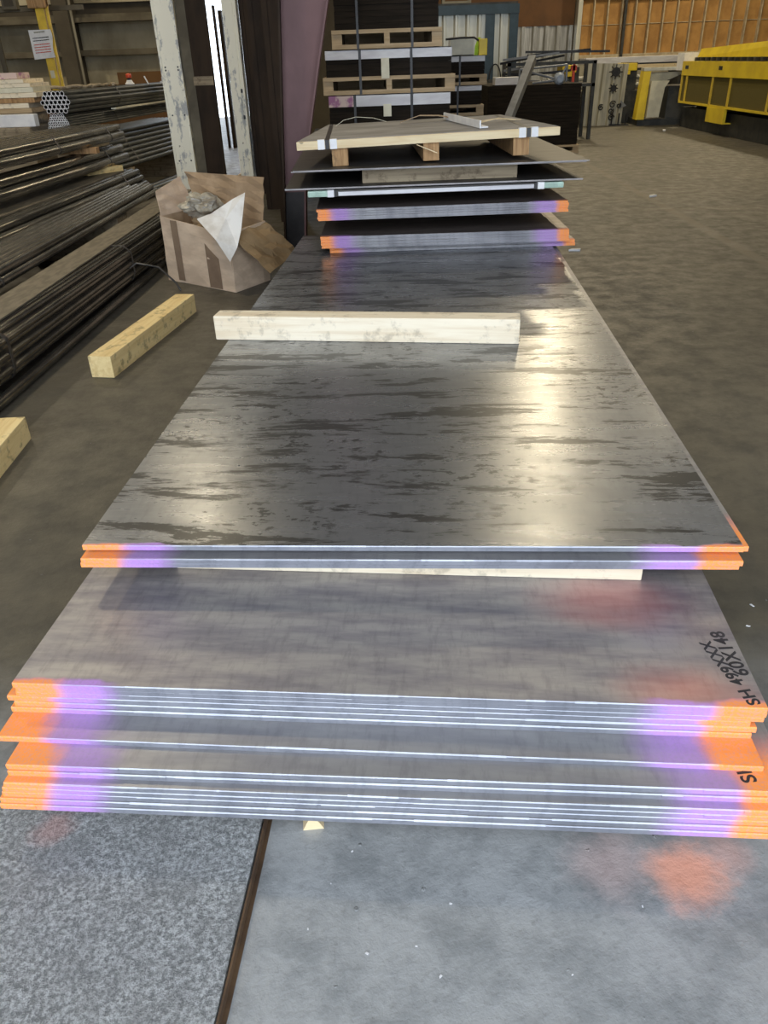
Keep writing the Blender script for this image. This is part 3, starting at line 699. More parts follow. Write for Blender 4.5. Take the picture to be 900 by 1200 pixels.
for xx in (.66, .80, .95): mb.tube([(xx, -.09, .02), (xx, -.09, .26)], .014, 6)
mb.box(.62, -.12, 0, 1.02, -.05, .05); mb.build('iron_foot', M['iron'], cb)
# roller machine behind the panel
rm = empty('bending_rolls', (4.2, 18.9, 0), 0, 'dark bending rolls with yellow end caps behind the corrugated panel', 'machine')
mb = MB(); mb.box(.1, 0, 0, 1.9, .6, .62); mb.box(.15, .1, .62, .35, .5, 1.1); mb.box(1.35, .1, .62, 1.6, .5, 1.15); mb.build('machine_body', M['machinedark'], rm)
for z_ in (.72, .87):
    mb = MB(); mb.tube([(-.3, .25, z_), (1.7, .25, z_)], .05, 12); mb.build('roller', M['galv'], rm)
for xx in (-.05, 1.25):
    mb = MB(); mb.box(xx, -.05, 1.0, xx+.30, .5, 1.14, bev=.02); mb.box(xx+(.08 if xx < 0 else .02), -.05, .93, xx+(.22 if xx < 0 else .16), .4, 1.0); mb.build('end_cap', M['yellow'], rm)

# yellow C-arm machine
am = empty('arm_machine', (5.55, 17.9, 0), R(-4), 'yellow upright machine with a grey curved cover and dark body', 'machine')
mb = MB(); mb.prism([(.0, .12), (.17, .12), (.20, 1.0), (.06, 1.0)], .3, 'y', 0); mb.build('upright', M['yellow'], am)
mb = MB(); mb.box(.06, .0, 1.0, .95, .3, 1.06, bev=.01); mb.build('top_beam', M['corr'], am)
mb = MB(); mb.prism([(.20, .75), (.20, .96), (.95, .98), (.60, .84)], .25, 'y', 0, None, .03); mb.build('arm', M['machinegrey'], am)
mb = MB(); mb.prism([(.20, .16), (.45, .16), (.50, .70), (.58, .82), (.22, .82)], .25, 'y', 0, None, -.06); mb.build('cover', M['cream'], am)
mb = MB(); mb.box(.05, .05, .0, 1.3, .9, .12); mb.box(.62, .10, .12, 1.4, .9, .72); mb.build('base', M['machinedark'], am)
# stacked long sheets behind on a shelf
sh = empty('stock_shelf', (6.0, 21.5, 0), 0, 'long shelf stacked with pale sheets and boards below the orange wall', 'shelf')
mb = MB()
for xx in (0, 1.6, 3.2): mb.box(xx, 0, 0, xx+.08, .8, 1.0)
mb.box(0, 0, .95, 3.3, .8, 1.0); mb.box(0, 0, .5, 3.3, .8, .55); mb.build('shelf_frame', M['machinedark'], sh)
for a, b_, z_, h, mm in ((-.55, 2.6, 1.002, .07, 'pine'), (.2, 2.8, 1.074, .03, 'machinedark'), (-.7, 2.3, 1.106, .13, 'whitestrip')):
    mb = MB(); mb.box(a, .05, z_, b_, .7, z_+h); mb.build('board', M[mm], sh)

# the big yellow press brake / shear, long side facing the aisle
pm = empty('guarded_machine', (6.2, 17.4, 0), 0, 'long yellow guarded machine with a toothed top along the right side', 'machine')
# local: x right from the face, y negative toward camera
LEN = 7.4
mb = MB(); mb.box(0, -LEN, .92, .35, 0, 1.16); mb.build('upper_band', M['yellow'], pm)
mb = MB(); mb.box(.01, -LEN, .44, .34, 0, .475); mb.box(0.005, -LEN, .475, .03, -LEN+.04, .92); mb.build('lower_rail', M['yellow'], pm)
for y_ in (0, -.27, -1.57, -2.37, -3.9, -5.4, -6.9):
    mb = MB(); mb.box(.006, y_-.035, .476, .035, y_, .92); mb.build('guard_post', M['yellowsign'], pm)
mb = MB(); mb.box(.036, -LEN, .476, .05, -.0, .92); mb.build('guard_mesh', M['mesh_panel'], pm)
mb = MB(); mb.box(.0, -2.37, .22, .05, -1.57, .439); mb.box(.0, -2.37, .20, .30, -1.57, .22); mb.build('chute', M['yellow'], pm)
mb = MB(); mb.add([(.10, -.45, 1.225), (.10, -LEN, 1.225), (.16, -LEN, 1.56), (.16, -.45, 1.36), (.95, -.45, 1.225), (.95, -LEN, 1.225)], [(0, 1, 2, 3), (0, 3, 4), (1, 5, 2), (3, 2, 5, 4), (0, 4, 5, 1)]); mb.build('top_cover', M['yellow'], pm)
for k in range(27):
    mb = MB(); y_ = -.40 - k*.26; mb.box(.07, y_-.075, 1.161, .22, y_, 1.222, bev=.008); mb.build('hold_down', M['machinedark'], pm)
mb = MB(); mb.box(.36, -LEN, .1, 1.2, -.1, 1.15); mb.box(.15, -LEN, 0, 1.3, .1, .36); mb.build('machine_base', M['machinedark'], pm)
for y_ in (-.18, -1.83):
    mb = MB(); mb.box(-.004, y_-.16, 1.03, -.001, y_, 1.09)
    mb.build('name_plate', M['machinedark'], pm)
mb = MB(); mb.box(.02, .02, 1.0, .30, .4, 1.3); mb.build('control_box', M['white'], pm)

# ------------------------------------------------------------------ columns at left
def hcol(name, x0, x1, y, d, z1, mat, label, group=None, tw=.015):
    mb = MB(); mb.box(x0, y, 0, x1, y+.02, z1); mb.box(x0, y+d-.02, 0, x1, y+d, z1); mb.box((x0+x1)/2-.01, y+.02, 0, (x0+x1)/2+.01, y+d-.02, z1)
    mb.box(x0-.004, y-.006, 0, x0+.022, y+.0, z1); mb.box(x1-.022, y-.006, 0, x1+.004, y, z1)
    return tag(mb.build(name, mat), label, 'column', group)
c1 = empty('steel_column', (-2.31, 10.0, 0), 0, 'white peeling column, left of the two before the bright doorway', 'column')
mb = MB(); mb.box(0, 0, 0, .22, .02, 4.2); mb.box(0, .22, 0, .22, .24, 4.2); mb.box(.10, .02, 0, .12, .22, 4.2); mb.box(-.014, -.012, 0, .012, .03, 4.2); mb.box(.208, -.008, 0, .224, .0, 4.2); mb.build('column_shaft', M['peel'], c1)
for zz in (.42, .9, 1.35, 1.38):
    for xx in (.04, .18):
        mb = MB(); mb.tube([(xx, -.006, zz), (xx, .002, zz)], .009, 8); mb.build('bolt', M['iron'], c1)
mb = MB(); mb.box(-.31+.0, 0, 0, .0, 0.02, .01)
c2 = empty('steel_column', (-1.58, 10.1, 0), 0, 'white peeling column, right of the two before the bright doorway', 'column')
mb = MB(); mb.box(0, 0, 0, .115, .02, 4.2); mb.box(0, .22, 0, .15, .24, 4.2); mb.box(.055, .02, 0, .075, .22, 4.2); mb.box(.128, -.008, 0, .155, .022, 4.2); mb.box(.115, .012, 0, .128, .022, 4.2); mb.build('column_shaft', M['peel'], c2)
for zz in (.85, 1.12):
    mb = MB(); mb.box(.112, -.02, zz-.02, .132, .0, zz+.02); mb.build('latch', M['iron'], c2)
# dark panel between them and dark beams right of them
pn = empty('leaning_panel', (-1.985, 10.06, 0), 0, 'dark brown panel between the two white peeling columns', 'panel')
mb = MB(); mb.box(0, 0, 0, .225, .10, 4.0); mb.build('board', M['brownpaint'], pn)
mb = MB(); mb.box(.0, -.012, 1.19, .225, .0, 1.28); mb.build('cross_strap', M['old_wood'], pn)
mb = MB(); n_ = 24; L_ = [( -.10 + rnd.uniform(-.012, .012)) for _ in range(n_)]
vs = []
for k in range(n_): vs += [(L_[k], -.02+rnd.uniform(-.02, .01), 4.0*k/(n_-1)), (.012, -.005, 4.0*k/(n_-1))]
mb.add(vs, [(2*k, 2*k+1, 2*k+3, 2*k+2) for k in range(n_-1)]); 
mb.add([(v_[0], v_[1]+.03, v_[2]) for v_ in vs], [(2*k, 2*k+2, 2*k+3, 2*k+1) for k in range(n_-1)]); mb.build('torn_lining', M['girt'], pn)
for x0_, x1_, y_, lab in ((-1.41, -1.17, 10.2, 'dark brown beam standing right beside the right white column'), (-1.16, -.98, 9.0, 'dark brown beam, middle one between white column and maroon column'), (-.93, -.70, 8.2, 'dark brown beam standing just behind the maroon tapered column')):
    mb = MB(); mb.box(x0_, y_, 0, x1_, y_+.02, 4.2); mb.box(x0_, y_+.18, 0, x1_, y_+.2, 4.2); mb.box((x0_+x1_)/2-.01, y_+.02, 0, (x0_+x1_)/2+.01, y_+.18, 4.2)
    mb.box(x0_+.03, y_-.012, 0, x0_+.05, y_, 4.2)
    tag(mb.build('steel_column', M['brownpaint']), lab, 'column', 'dark brown beams by the doorway')
mb = MB(); mb.box(-1.47, 10.19, 1.12, -1.20, 10.2, 1.19)
# tapered maroon rigid-frame column (web in the XZ plane)
tcx = empty('tapered_column', (0, 6.7, 0), 0, 'maroon tapered building column with a black lower part beside the sheet stacks', 'column')
def xl_(z): return -.735 + .068*z
def xr_(z): return -.575 + .185*z if z > .9 else -.575+.13*z/.9*.9+(.055*max(0, z-.0)*0)
zs = [0, .48, .9, 1.4, 1.8, 2.6, 3.6]
def xr_(z): return -.585 + .04*z + .085*z*z if z < 1.2 else -.4146 + .24*(z-1.2)
lo = [z for z in zs if z <= .48]; hi = [z for z in zs if z >= .48]
for part, zz, mt_ in (('lower_web', lo, 'black_foot'), ('web', hi, 'maroon')):  # web black at the bottom, maroon above
    mb = MB(); mb.prism([(xl_(z), z) for z in zz] + [(xr_(z), z) for z in reversed(zz)], .012, 'y', 0, None, -.006); mb.build(part, M[mt_], tcx)
for part, f_, sg, mm in (('left_flange', xl_, -1, 'brownpaint'), ('right_flange', xr_, 1, 'maroon')):
    mb = MB(); o_ = []
    for z in zs:
        x_ = f_(z); o_ += [(x_, -.09, z), (x_, .09, z), (x_+sg*.014, .09, z), (x_+sg*.014, -.09, z)]
    mb.add(o_, [(i*4+k, i*4+(k+1) % 4, (i+1)*4+(k+1) % 4, (i+1)*4+k) for i in range(len(zs)-1) for k in range(4)] + [(0, 1, 2, 3), tuple(len(zs)*4-4+k for k in range(4))])
    mb.build(part, M[mm], tcx)
mb = MB(); mb.box(-.78, -.10, 0, -.545, .10, .02); mb.build('base_plate', M['black_foot'], tcx)

# ------------------------------------------------------------------ pipes
def pipe_mesh(r, L, wall, n, mats):
    mb = MB(); o = []
    for y in (0, L):
        for rr in (r, r-wall):
            for k in range(n):
                a = 2*math.pi*k/n; o.append((rr*math.cos(a), y, rr*math.sin(a)))
    mb.add(o, [(k, (k+1) % n, 2*n+(k+1) % n, 2*n+k) for k in range(n)], 0, None, True)
    mb.add(o, [(n+k, n+(k+1) % n, 3*n+(k+1) % n, 3*n+k) for k in range(n)], 2, None, True)
    mb.add(o, [(k, (k+1) % n, n+(k+1) % n, n+k) for k in range(n)] + [(2*n+k, 2*n+(k+1) % n, 3*n+(k+1) % n, 3*n+k) for k in range(n)], 1)
    me = bpy.data.meshes.new('steel_pipe'); me.from_pydata([tuple(v) for v in mb.v], [], mb.f)
    for mm in mats: me.materials.append(mm)
    for p, i, sm in zip(me.polygons, mb.m, mb.sm): p.material_index = i; p.use_smooth = sm
    me.update(); return me
def hexrows(counts, r, z0, x0=0.0, shift=None):
    """rows bottom to top; x relative to the bundle centre"""
    out = []; z = z0 + r
    for i, c_ in enumerate(counts):
        sx = x0 + (shift[i] if shift else 0)
        for k in range(c_): out.append((sx + (k-(c_-1)/2)*2.03*r, z))
        z += r*1.76
    return out
def bundle(pts, X, Yn, L, az, r, mats, label, group, wall=None, n=14, jit=.0):
    me = pipe_mesh(r, L, wall or r*.16, n, mats); a = R(az)
    for (px, pz) in pts:
        j = rnd.uniform(-jit, jit)
        o = bpy.data.objects.new('steel_pipe', me); COL.objects.link(o)
        o.location = (X + px*math.cos(a) + j*math.sin(a), Yn - px*math.sin(a) + j*math.cos(a), pz); o.rotation_euler = (0, rnd.uniform(0, 6), -a)
        tag(o, label, 'pipe', group)
def hull(pts):
    pts = sorted(set(pts))
    def half(ps):
        h_ = []
        for p in ps:
            while len(h_) > 1 and (h_[-1][0]-h_[-2][0])*(p[1]-h_[-2][1]) - (h_[-1][1]-h_[-2][1])*(p[0]-h_[-2][0]) <= 0: h_.pop()
            h_.append(p)
        return h_
    a, b_ = half(pts), half(pts[::-1]); return a[:-1] + b_[:-1]
def strap(pts, X, Yn, az, r, s, label, group='straps around the pipe bundles', w=.022):
    cir = []
    for (px, pz) in pts:
        for k in range(10):
            a = 2*math.pi*k/10; cir.append((round(px+(r+.002)*math.cos(a), 5), round(pz+(r+.002)*math.sin(a), 5)))
    h_ = hull(cir); mb = MB(); mb.strip([(p[0], 0, p[1]) for p in h_], w, .002, (0, 1, 0), closed=True)
    a = R(az)
    return tag(mb.build('steel_strap', M['strap'], None, (X + s*math.sin(a), Yn + s*math.cos(a), 0), -a), label, 'strap', group)
PM = [M['pipe'], M['pipe_light'], M['iron']]; PD = [M['pipe_dark'], M['pipe_cut'], M['iron']]; PL = [M['pipe_light'], M['pipe_cut'], M['iron']]

# lone pipe on floor
bundle([(0, .03)], -1.86, 2.2, 4.6, 2.1, .03, PM, 'single dark pipe lying on the floor beside the lowest pipe bundle', None)
# B1 lowest bundle
b1 = hexrows([7, 7, 7, 7, 7, 7, 6], .0195, .07, 0, [0, .02, 0, .02, 0, .02, .0])
bundle(b1, -2.06, 1.6, 6.2, 2.6, .0195, PM, 'thin dark pipe in the lowest strapped bundle beside the floor beam', 'pipes of the lowest bundle', jit=.05)
for s_ in (2.1, 4.05): strap(b1, -2.06, 1.6, 2.6, .0195, s_, 'steel strap round the lowest pipe bundle, %s' % ('the nearer one' if s_ < 3 else 'the one near the cardboard box'))
for yy in (2.6, 6.4): timber(.7, .07, .067, (-2.05, yy, 0), 0, M['old_wood'], 'dark bearer under the lowest pipe bundle, %s' % ('near end' if yy < 4 else 'far end'), bev=.003)
mb = MB(); mb.box(-.10, 0, 0, .10, 7.0, .008); tag(mb.build('flat_bar', M['flatbar'], None, (-2.04, 1.3, .3165), R(-1.2)), 'dusty flat bar lying along the top of the lowest pipe bundle', 'flat bar')
# B2a
b2a = hexrows([8, 7], .026, .325)
bundle(b2a, -2.375, 1.9, 6.2, .8, .026, PL, 'worn shiny pipe behind the dusty flat bar', 'pipes beside the flat bar', jit=.12)
strap(b2a, -2.375, 1.9, .8, .026, 2.6, 'thin strap over the shiny pipes beside the flat bar')
timber(.8, .3, .322, (-2.52, 4.0, 0), 0, M['old_wood'], 'stacked bearers carrying the middle pipes, near end', name='timber_block', bev=.003)
timber(.8, .3, .322, (-2.52, 6.9, 0), 0, M['old_wood'], 'stacked bearers carrying the middle pipes, far end', name='timber_block', bev=.003)
# B2b
b2b = hexrows([5, 4, 3], .032, .325)
bundle(b2b, -2.80, 2.6, 6.0, 3.2, .032, PM, 'dark pipe in the strapped bundle above the shiny pipes', 'pipes of the middle strapped bundle', jit=.03)
strap(b2b, -2.80, 2.6, 3.2, .032, 2.5, 'wide steel strap round the middle bundle at its near end', w=.06)
strap(b2b, -2.80, 2.6, 3.2, .032, 5.5, 'steel strap round the middle bundle near its cut ends')
# flat plate behind it
mb = MB(); mb.box(-.22, 0, 0, .22, 6.0, .01); tag(mb.build('flat_bar', M['flatbar'], None, (-3.10, 2.4, .50), R(-4)), 'wide dusty flat plate behind the middle pipe bundle', 'flat bar')
timber(.5, .25, .499, (-2.96, 4.0, 0), 0, M['old_wood'], 'stacked bearers under the wide flat plate, near end', name='timber_block', bev=.003)
timber(.5, .25, .499, (-2.78, 7.4, 0), 0, M['old_wood'], 'stacked bearers under the wide flat plate, far end', name='timber_block', bev=.003)
timber(.09, .42, .05, (-2.62, 8.2, .512), -35, M['pine_y'], 'short yellow block under the ends of the three shiny pipes', bev=.003)
# B3 three shiny pipes
b3 = [(-.09, .60), (.0, .60), (.09, .60), (-.045, .678), (.045, .678)]
bundle(b3, -3.12, 2.7, 6.1, 4.6, .043, PL, 'thick shiny pipe in the small bundle below the upper bundle', 'thick pipes of the small bundle', jit=.03)
strap(b3, -3.12, 2.7, 4.6, .043, 5.6, 'strap round the small bundle of thick shiny pipes')
timber(.5, .09, .044, (-2.80, 5.5, .511), 0, M['old_wood'], 'bearer below the small bundle of thick pipes', bev=.003)
# B4
timber(.7, .09, .05, (-2.85, 7.8, .723), 0, M['endgrain'], 'reddish bearer end between the small and the upper pipe bundle', bev=.003)
timber(.7, .09, .05, (-3.05, 4.6, .723), 0, M['endgrain'], 'reddish bearer between small and upper pipe bundle, near end', bev=.003)
b4 = hexrows([8, 7], .037, .775)
bundle(b4, -3.30, 2.6, 6.1, 5.0, .037, PL, 'thick pipe in the upper strapped bundle at left', 'thick pipes of the upper bundle', jit=.06)
strap(b4, -3.30, 2.6, 5.0, .037, 4.6, 'strap round the upper bundle of thick pipes, near one'); strap(b4, -3.30, 2.6, 5.0, .037, 5.75, 'strap round the upper bundle of thick pipes, by its cut ends')
# far bundles behind
b5 = hexrows([16, 15, 14, 13, 12, 11, 10, 9], .028, .33)
b5 = [p_ for p_ in b5 if p_[0] > .02 or p_[1] > .68]
bundle(b5, -3.55, 9.6, 3.5, 8, .028, [M['pipe_dark'], M['pipe_light'], M['iron']], 'dark thin pipe in the big bundle under the hexagonal pipe ends', 'pipes of the big far bundle', n=10)
strap(b5, -3.55, 9.6, 8, .028, 1.2, 'strap round the big far bundle of thin pipes')
for yy in (10.4, 12.4): timber(1.0, .2, .325, (-3.5+(yy-10)*.12, yy, 0), 0, M['old_wood'], 'bearers under the big far pipe bundle, %s' % ('near end' if yy < 11 else 'far end'), name='timber_block', bev=.003)
b6 = [(-.20, .045), (-.08, .045), (.08, .045)]
bundle(b6, -2.95, 9.4, 3.2, 10, .035, [M['pipe_dark'], M['pipe_light'], M['iron']], 'long pipe lying low on the floor below the big far bundle', 'pipes lying low behind', n=12)
# hexagonal bundles whose cut ends face us
hz = hexrows([10, 9, 9, 8, 7, 6], .0125, .862)
bundle(hz, -3.235, 9.0, 3.9, 7.5, .0125, PD, 'thin pipe with bright cut end in the lower honeycomb bundle', 'thin pipes of the lower honeycomb bundle', wall=.0042, n=10)
hx = hexrows([5, 6, 7, 6, 5], .0225, 1.005)
bundle(hx, -3.215, 8.98, 3.9, 7.5, .0225, PD, 'pipe with bright cut end in the upper honeycomb bundle', 'pipes of the upper honeycomb bundle', wall=.0045, n=14)
strap(hx, -3.215, 8.98, 7.5, .0225, 1.3, 'strap round the upper honeycomb bundle', w=.03); strap(hz, -3.235, 9.0, 7.5, .0125, 1.2, 'strap round the lower honeycomb bundle', w=.03)
mb = MB(); mb.box(-.03, 0, 0, .03, 2.3, .016); tag(mb.build('flat_bar', M['tag'], None, (-2.93, 10.0, .985), R(-7.5)), 'pale flat bar running back between the two honeycomb bundles', 'flat bar')
timber(.5, .3, .50, (-3.20, 9.5, .355), 0, M['old_wood'], 'timbers carrying the honeycomb bundles near their cut ends', name='timber_block', bev=.003)
timber(.5, .3, .35, (-3.20, 9.5, 0), 0, M['old_wood'], 'lower timbers under the honeycomb bundles', name='timber_block', bev=.003)
# white wrapped beam + board stack on crib
mb = MB(); mb.box(-.75, -.05, 0, 0, .05, .115, bev=.01); tag(mb.build('wrapped_beam', M['white'], None, (-3.40, 8.86, .902), R(-4)), 'bright white wrapped beam left of the honeycomb pipe ends', 'beam')
timber(1.6, 1.1, .90, (-4.25, 9.3, 0), 0, M['old_wood'], 'dark crib of timbers carrying the board stack at the left edge', name='timber_crib', bev=.01)
z_ = .9015
for k in range(7):
    h_ = .045 if k < 5 else .035
    x1_ = [-3.50, -3.52, -3.45, -3.42, -3.44, -3.46, -3.52][k]
    mb = MB(); mb.box(-1.2, 0, 0, 0, .55, h_, bev=.004)
    mm = ['pallet', 'pine_white', 'endgrain', 'pine_white', 'tag', 'pine_white', 'pine_white'][k]
    tag(mb.build('board', M[mm], None, (x1_, 9.05, z_+.115), R(rnd.uniform(-2, 2))), '%s plank in the stack left of the honeycomb pipe ends, %s' % ({'pallet': 'brown', 'pine_white': 'pale', 'endgrain': 'reddish brown', 'tag': 'cream'}[mm], ['lowest', 'second from below', 'third from below', 'fourth from below', 'fifth from below', 'sixth from below', 'topmost'][k]), 'board', 'planks stacked at the left edge')
    z_ += h_+.002
timber(1.2, .5, .112, (-4.15, 9.35, .902), 0, M['old_wood'], 'dark spacer below the plank stack at the left edge', bev=.004)
mb = MB(); mb.box(-.5, 0, 0, 0, .35, .055, bev=.006); tag(mb.build('foam_block', M['pinkstrip'], None, (-3.60, 9.12, z_+.117), 0), 'pinkish pale block on top of the plank stack', 'block')

# sign on yellow post
sp_ = empty('sign_post', (-4.24, 12.0, 0), 0, 'yellow post carrying a curled white notice above the pipes', 'sign')
mb = MB(); mb.box(-.055, 0, 0, .055, .06, 3.2); mb.box(.07, .02, 0, .10, .06, 3.2); mb.build('post', M['yellowsign'], sp_)
mb = MB(); o_ = []; nn = 8
for j in range(nn+1):
    v_ = j/nn; z_2 = 1.52 + .335*v_
    for i in range(nn+1):
        u = i/nn; o_.append((-.20+.30*u + .02*v_*0 - (.0 if u < .85 else .012*math.sin(v_*6)), -.012-.05*u*u*(1-.3*v_), z_2 + (.02*(1-v_)*(u) if True else 0)))
kk = nn+1
fs = [(j*kk+i, j*kk+i+1, (j+1)*kk+i+1, (j+1)*kk+i) for j in range(nn) for i in range(nn)]
mb.add(o_, fs); mb.add([(a, b_+.004, c_) for a, b_, c_ in o_], [tuple(reversed(f)) for f in fs]); sg = mb.build('notice', M['white'], sp_)
def dashes(z, mat, x0=-.165, x1=.06, h=.010):
    mb = MB(); x = x0
    while x < x1:
        w = rnd.uniform(.008, .02); u = (x+.20)/.30; yb = -.016-.05*u*u
        mb.box(x, yb-.001, z+.015*u, min(x+w, x1), yb+.001, z+.015*u+h); x += w+.004
    return mb
for z, mt_ in ((1.815, 'machinegrey'), (1.755, 'machinedark'), (1.725, 'machinedark'), (1.680, 'red'), (1.650, 'red'), (1.620, 'red'), (1.590, 'red')):
    l = dashes(z, mt_, -.13 if z > 1.8 else -.165, .02 if z > 1.8 else .06, .016 if z > 1.8 else .010).build('printed_line', M[mt_], sg)
mb = MB(); mb.box(-.035, -.004, 1.30, .02, 0, 1.39); mb.build('sticker', M['tag'], sp_)
mb = MB(); mb.box(-.13, -.05, 2.09, .10, .1, 2.3, bev=.02); mb.build('switch_box', M['endgrain'], sp_)
for xx, lab in ((-4.95, 'grey wall cabinet left of the yellow sign post'), (-4.56, 'grey wall cabinet just beside the top of the yellow sign post')):
    cbx = empty('wall_box', (xx, 12.6, 2.12), 0, lab, 'box', 'wall boxes by the sign post')
    mb = MB(); mb.box(0, 0, 0, .20, .12, .35, bev=.01); mb.build('box_body', M['girt'], cbx)
    mb = MB(); mb.box(.035, -.006, .04, .165, 0, .31); mb.build('box_door', M['wall_dark'], cbx)
mb = MB(); mb.box(-5.2, 12.72, 2.1, -3.9, 12.78, 2.16)
tag(mb.build('pipe_rail', M['girt']), 'dark rail carrying the wall boxes beside the sign post', 'rail')
mb = MB(); mb.box(-5.2, 12.73, 0, -5.14, 12.77, 2.1); tag(mb.build('rail_post', M['girt']), 'dark post holding up the rail of wall boxes', 'post')
# clutter on top of far pipes
for nmx, (x_, y_), lab in (('red_lantern', (-3.35, 11.6), 'small lantern with a red top and dark body standing on the pipes'),):
    l = empty(nmx, (-2.70, 11.6, 1.0), 0, lab, 'lantern')
    l.location = (-3.02, 11.2, 1.205)
    mb = MB(); mb.tube([(0, 0, 0), (0, 0, .02), (0, 0, .021), (0, 0, .05)], [.055, .055, .045, .03], 14); mb.build('body', M['white'], l)
    mb = MB(); mb.tube([(0, 0, .05), (0, 0, .075)], .022, 12); mb.build('neck', M['iron'], l)
    mb = MB(); mb.tube([(0, 0, .075), (0, 0, .085), (0, 0, .115), (0, 0, .122)], [.03, .036, .034, .02], 14); mb.build('cap', M['red'], l)
mb = MB(); mb.strip([(0, 0, 0), (-.04, 0, .09)], .02, .012, (0, 1, 0)); tag(mb.build('paper_scrap', M['white'], None, (-2.78, 11.2, 1.205), 0), 'white sliver standing on the pipes right of the lantern', 'scrap')
mb = MB(); mb.box(0, 0, 0, .34, .25, .025); mb.box(.02, .02, .025, .24, .22, .07); tag(mb.build('flat_carton', M['whitestrip'], None, (-2.66, 11.3, 1.205), 0), 'flat pale carton on the pipes beside the left white column', 'carton')
for k in range(5):
    mb = MB(); pts = [(-.16+.08*j, .02*math.sin(j*1.7+k), .012+.018*abs(math.sin(j*2.1+k))) for j in range(5)]
    mb.tube(pts, .018, 6); tag(mb.build('rag_roll', M['old_wood'], None, (-3.40+.10*k, 9.6+.2*k, 1.205), R(25*k)), 'dirty brown rag heaped on the upper honeycomb bundle', 'rag', 'rags on the honeycomb bundle')

# ------------------------------------------------------------------ cardboard box with paper
bxo = empty('cardboard_box', (0, 0, 0), 0, 'torn open brown cardboard box standing by the pipe ends', 'box')
A = Vector((-1.554, 5.92, 0)); B = Vector((-.985, 5.474, 0)); C_ = Vector((-.78, 5.80, 0)); D_ = A + (C_-B)
def up(p, h, o=(0, 0)): return Vector((p.x+o[0], p.y+o[1], h))
def sheetpoly(mb, pts, t=.004, sub=6, crump=0.0, mi=0, seed=1):
    """quad patch, subdivided and crumpled, with thickness"""
    r_ = random.Random(seed); P0, P1_, P2, P3 = [Vector(p) for p in pts]; o_ = []
    nrm = (P1_-P0).cross(P3-P0).normalized()
    for j in range(sub+1):
        for i in range(sub+1):
            u, v_ = i/sub, j/sub
            p = (P0*(1-u)+P1_*u)*(1-v_) + (P3*(1-u)+P2*u)*v_
            e = r_.uniform(-1, 1)*crump; o_.append(p + nrm*e)
    k2 = sub+1; fs = [(j*k2+i, j*k2+i+1, (j+1)*k2+i+1, (j+1)*k2+i) for j in range(sub) for i in range(sub)]
    n0 = len(o_); mb.add(o_ + [p + nrm*t for p in o_], fs + [tuple(reversed([n0+q for q in f])) for f in fs] +
        [(i, n0+i, n0+i+1, i+1) for i in range(sub)] + [(sub*k2+i+1, n0+sub*k2+i+1, n0+sub*k2+i, sub*k2+i) for i in range(sub)] +
        [((j+1)*k2, n0+(j+1)*k2, n0+j*k2, j*k2) for j in range(sub)] + [(j*k2+sub, n0+j*k2+sub, n0+(j+1)*k2+sub, (j+1)*k2+sub) for j in range(sub)], mi)
hA, hB, hC, hD = .46, .40, .42, .46
z0 = .002
mb = MB()
sheetpoly(mb, [up(A, z0), up(B, z0), up(B, hB, (-.01, -.01)), up(A, hA, (.01, 0))], .005, 6, .004, 0, 2)
sheetpoly(mb, [up(B, z0), up(C_, z0), up(C_, hC), up(B, hB, (-.01, -.01))], .005, 5, .004, 0, 3)
sheetpoly(mb, [up(C_, z0), up(D_, z0), up(D_, hD), up(C_, hC)], .005, 5, .004, 1, 4)
sheetpoly(mb, [up(D_, z0), up(A, z0), up(A, hA, (.01, 0)), up(D_, hD)], .005, 5, .004, 1, 5)
sheetpoly(mb, [up(A, z0), up(D_, z0), up(C_, z0), up(B, z0)], .004, 2, 0, 1, 6)
mb.build('box_walls', [M['cardboard'], M['cardboard_in']], bxo)
# back flap standing up, left flap up, right flap hanging down outside
mb = MB(); sheetpoly(mb, [up(D_, hD-.005), up(C_, hC-.005), up(C_, .70, (.02, .05)), up(D_, .70, (-.06, .10))], .005, 6, .010, 0, 8); mb.build('back_flap', M['cardboard_in'], bxo)
mb = MB(); sheetpoly(mb, [up(A, hA-.005, (.01, 0)), up(D_, hD-.005), up(D_, .68, (-.09, .0)), up(A, .62, (.0, .03))], .005, 5, .008, 0, 9); mb.build('left_flap', M['cardboard'], bxo)
mb = MB(); sheetpoly(mb, [up(B, hB, (.0, .02)), up(C_, hC), up(C_, .20, (.22, .02)), up(B, .14, (.26, -.06))], .005, 6, .010, 0, 10); mb.build('right_flap', M['kraft'], bxo)
mb = MB(); d_ = (B-A).normalized(); nn_ = Vector((d_.y, -d_.x, 0))*.0105
pA = A + d_*.13 + nn_; pB = A + d_*.20 + nn_
sheetpoly(mb, [up(pA, .02), up(pB, .02), up(pB, hA-.02), up(pA, hA-.02)], .001, 4, .0, 0, 11); mb.build('tape', M['tape'], bxo)
pA = A + d_*.47 + nn_; pB = A + d_*.60 + nn_
mb = MB(); sheetpoly(mb, [up(pA, .01), up(pB, .01), up(pB, hB-.02), up(pA, hB-.02)], .001, 4, .0, 0, 12); mb.build('tape', M['tape'], bxo)
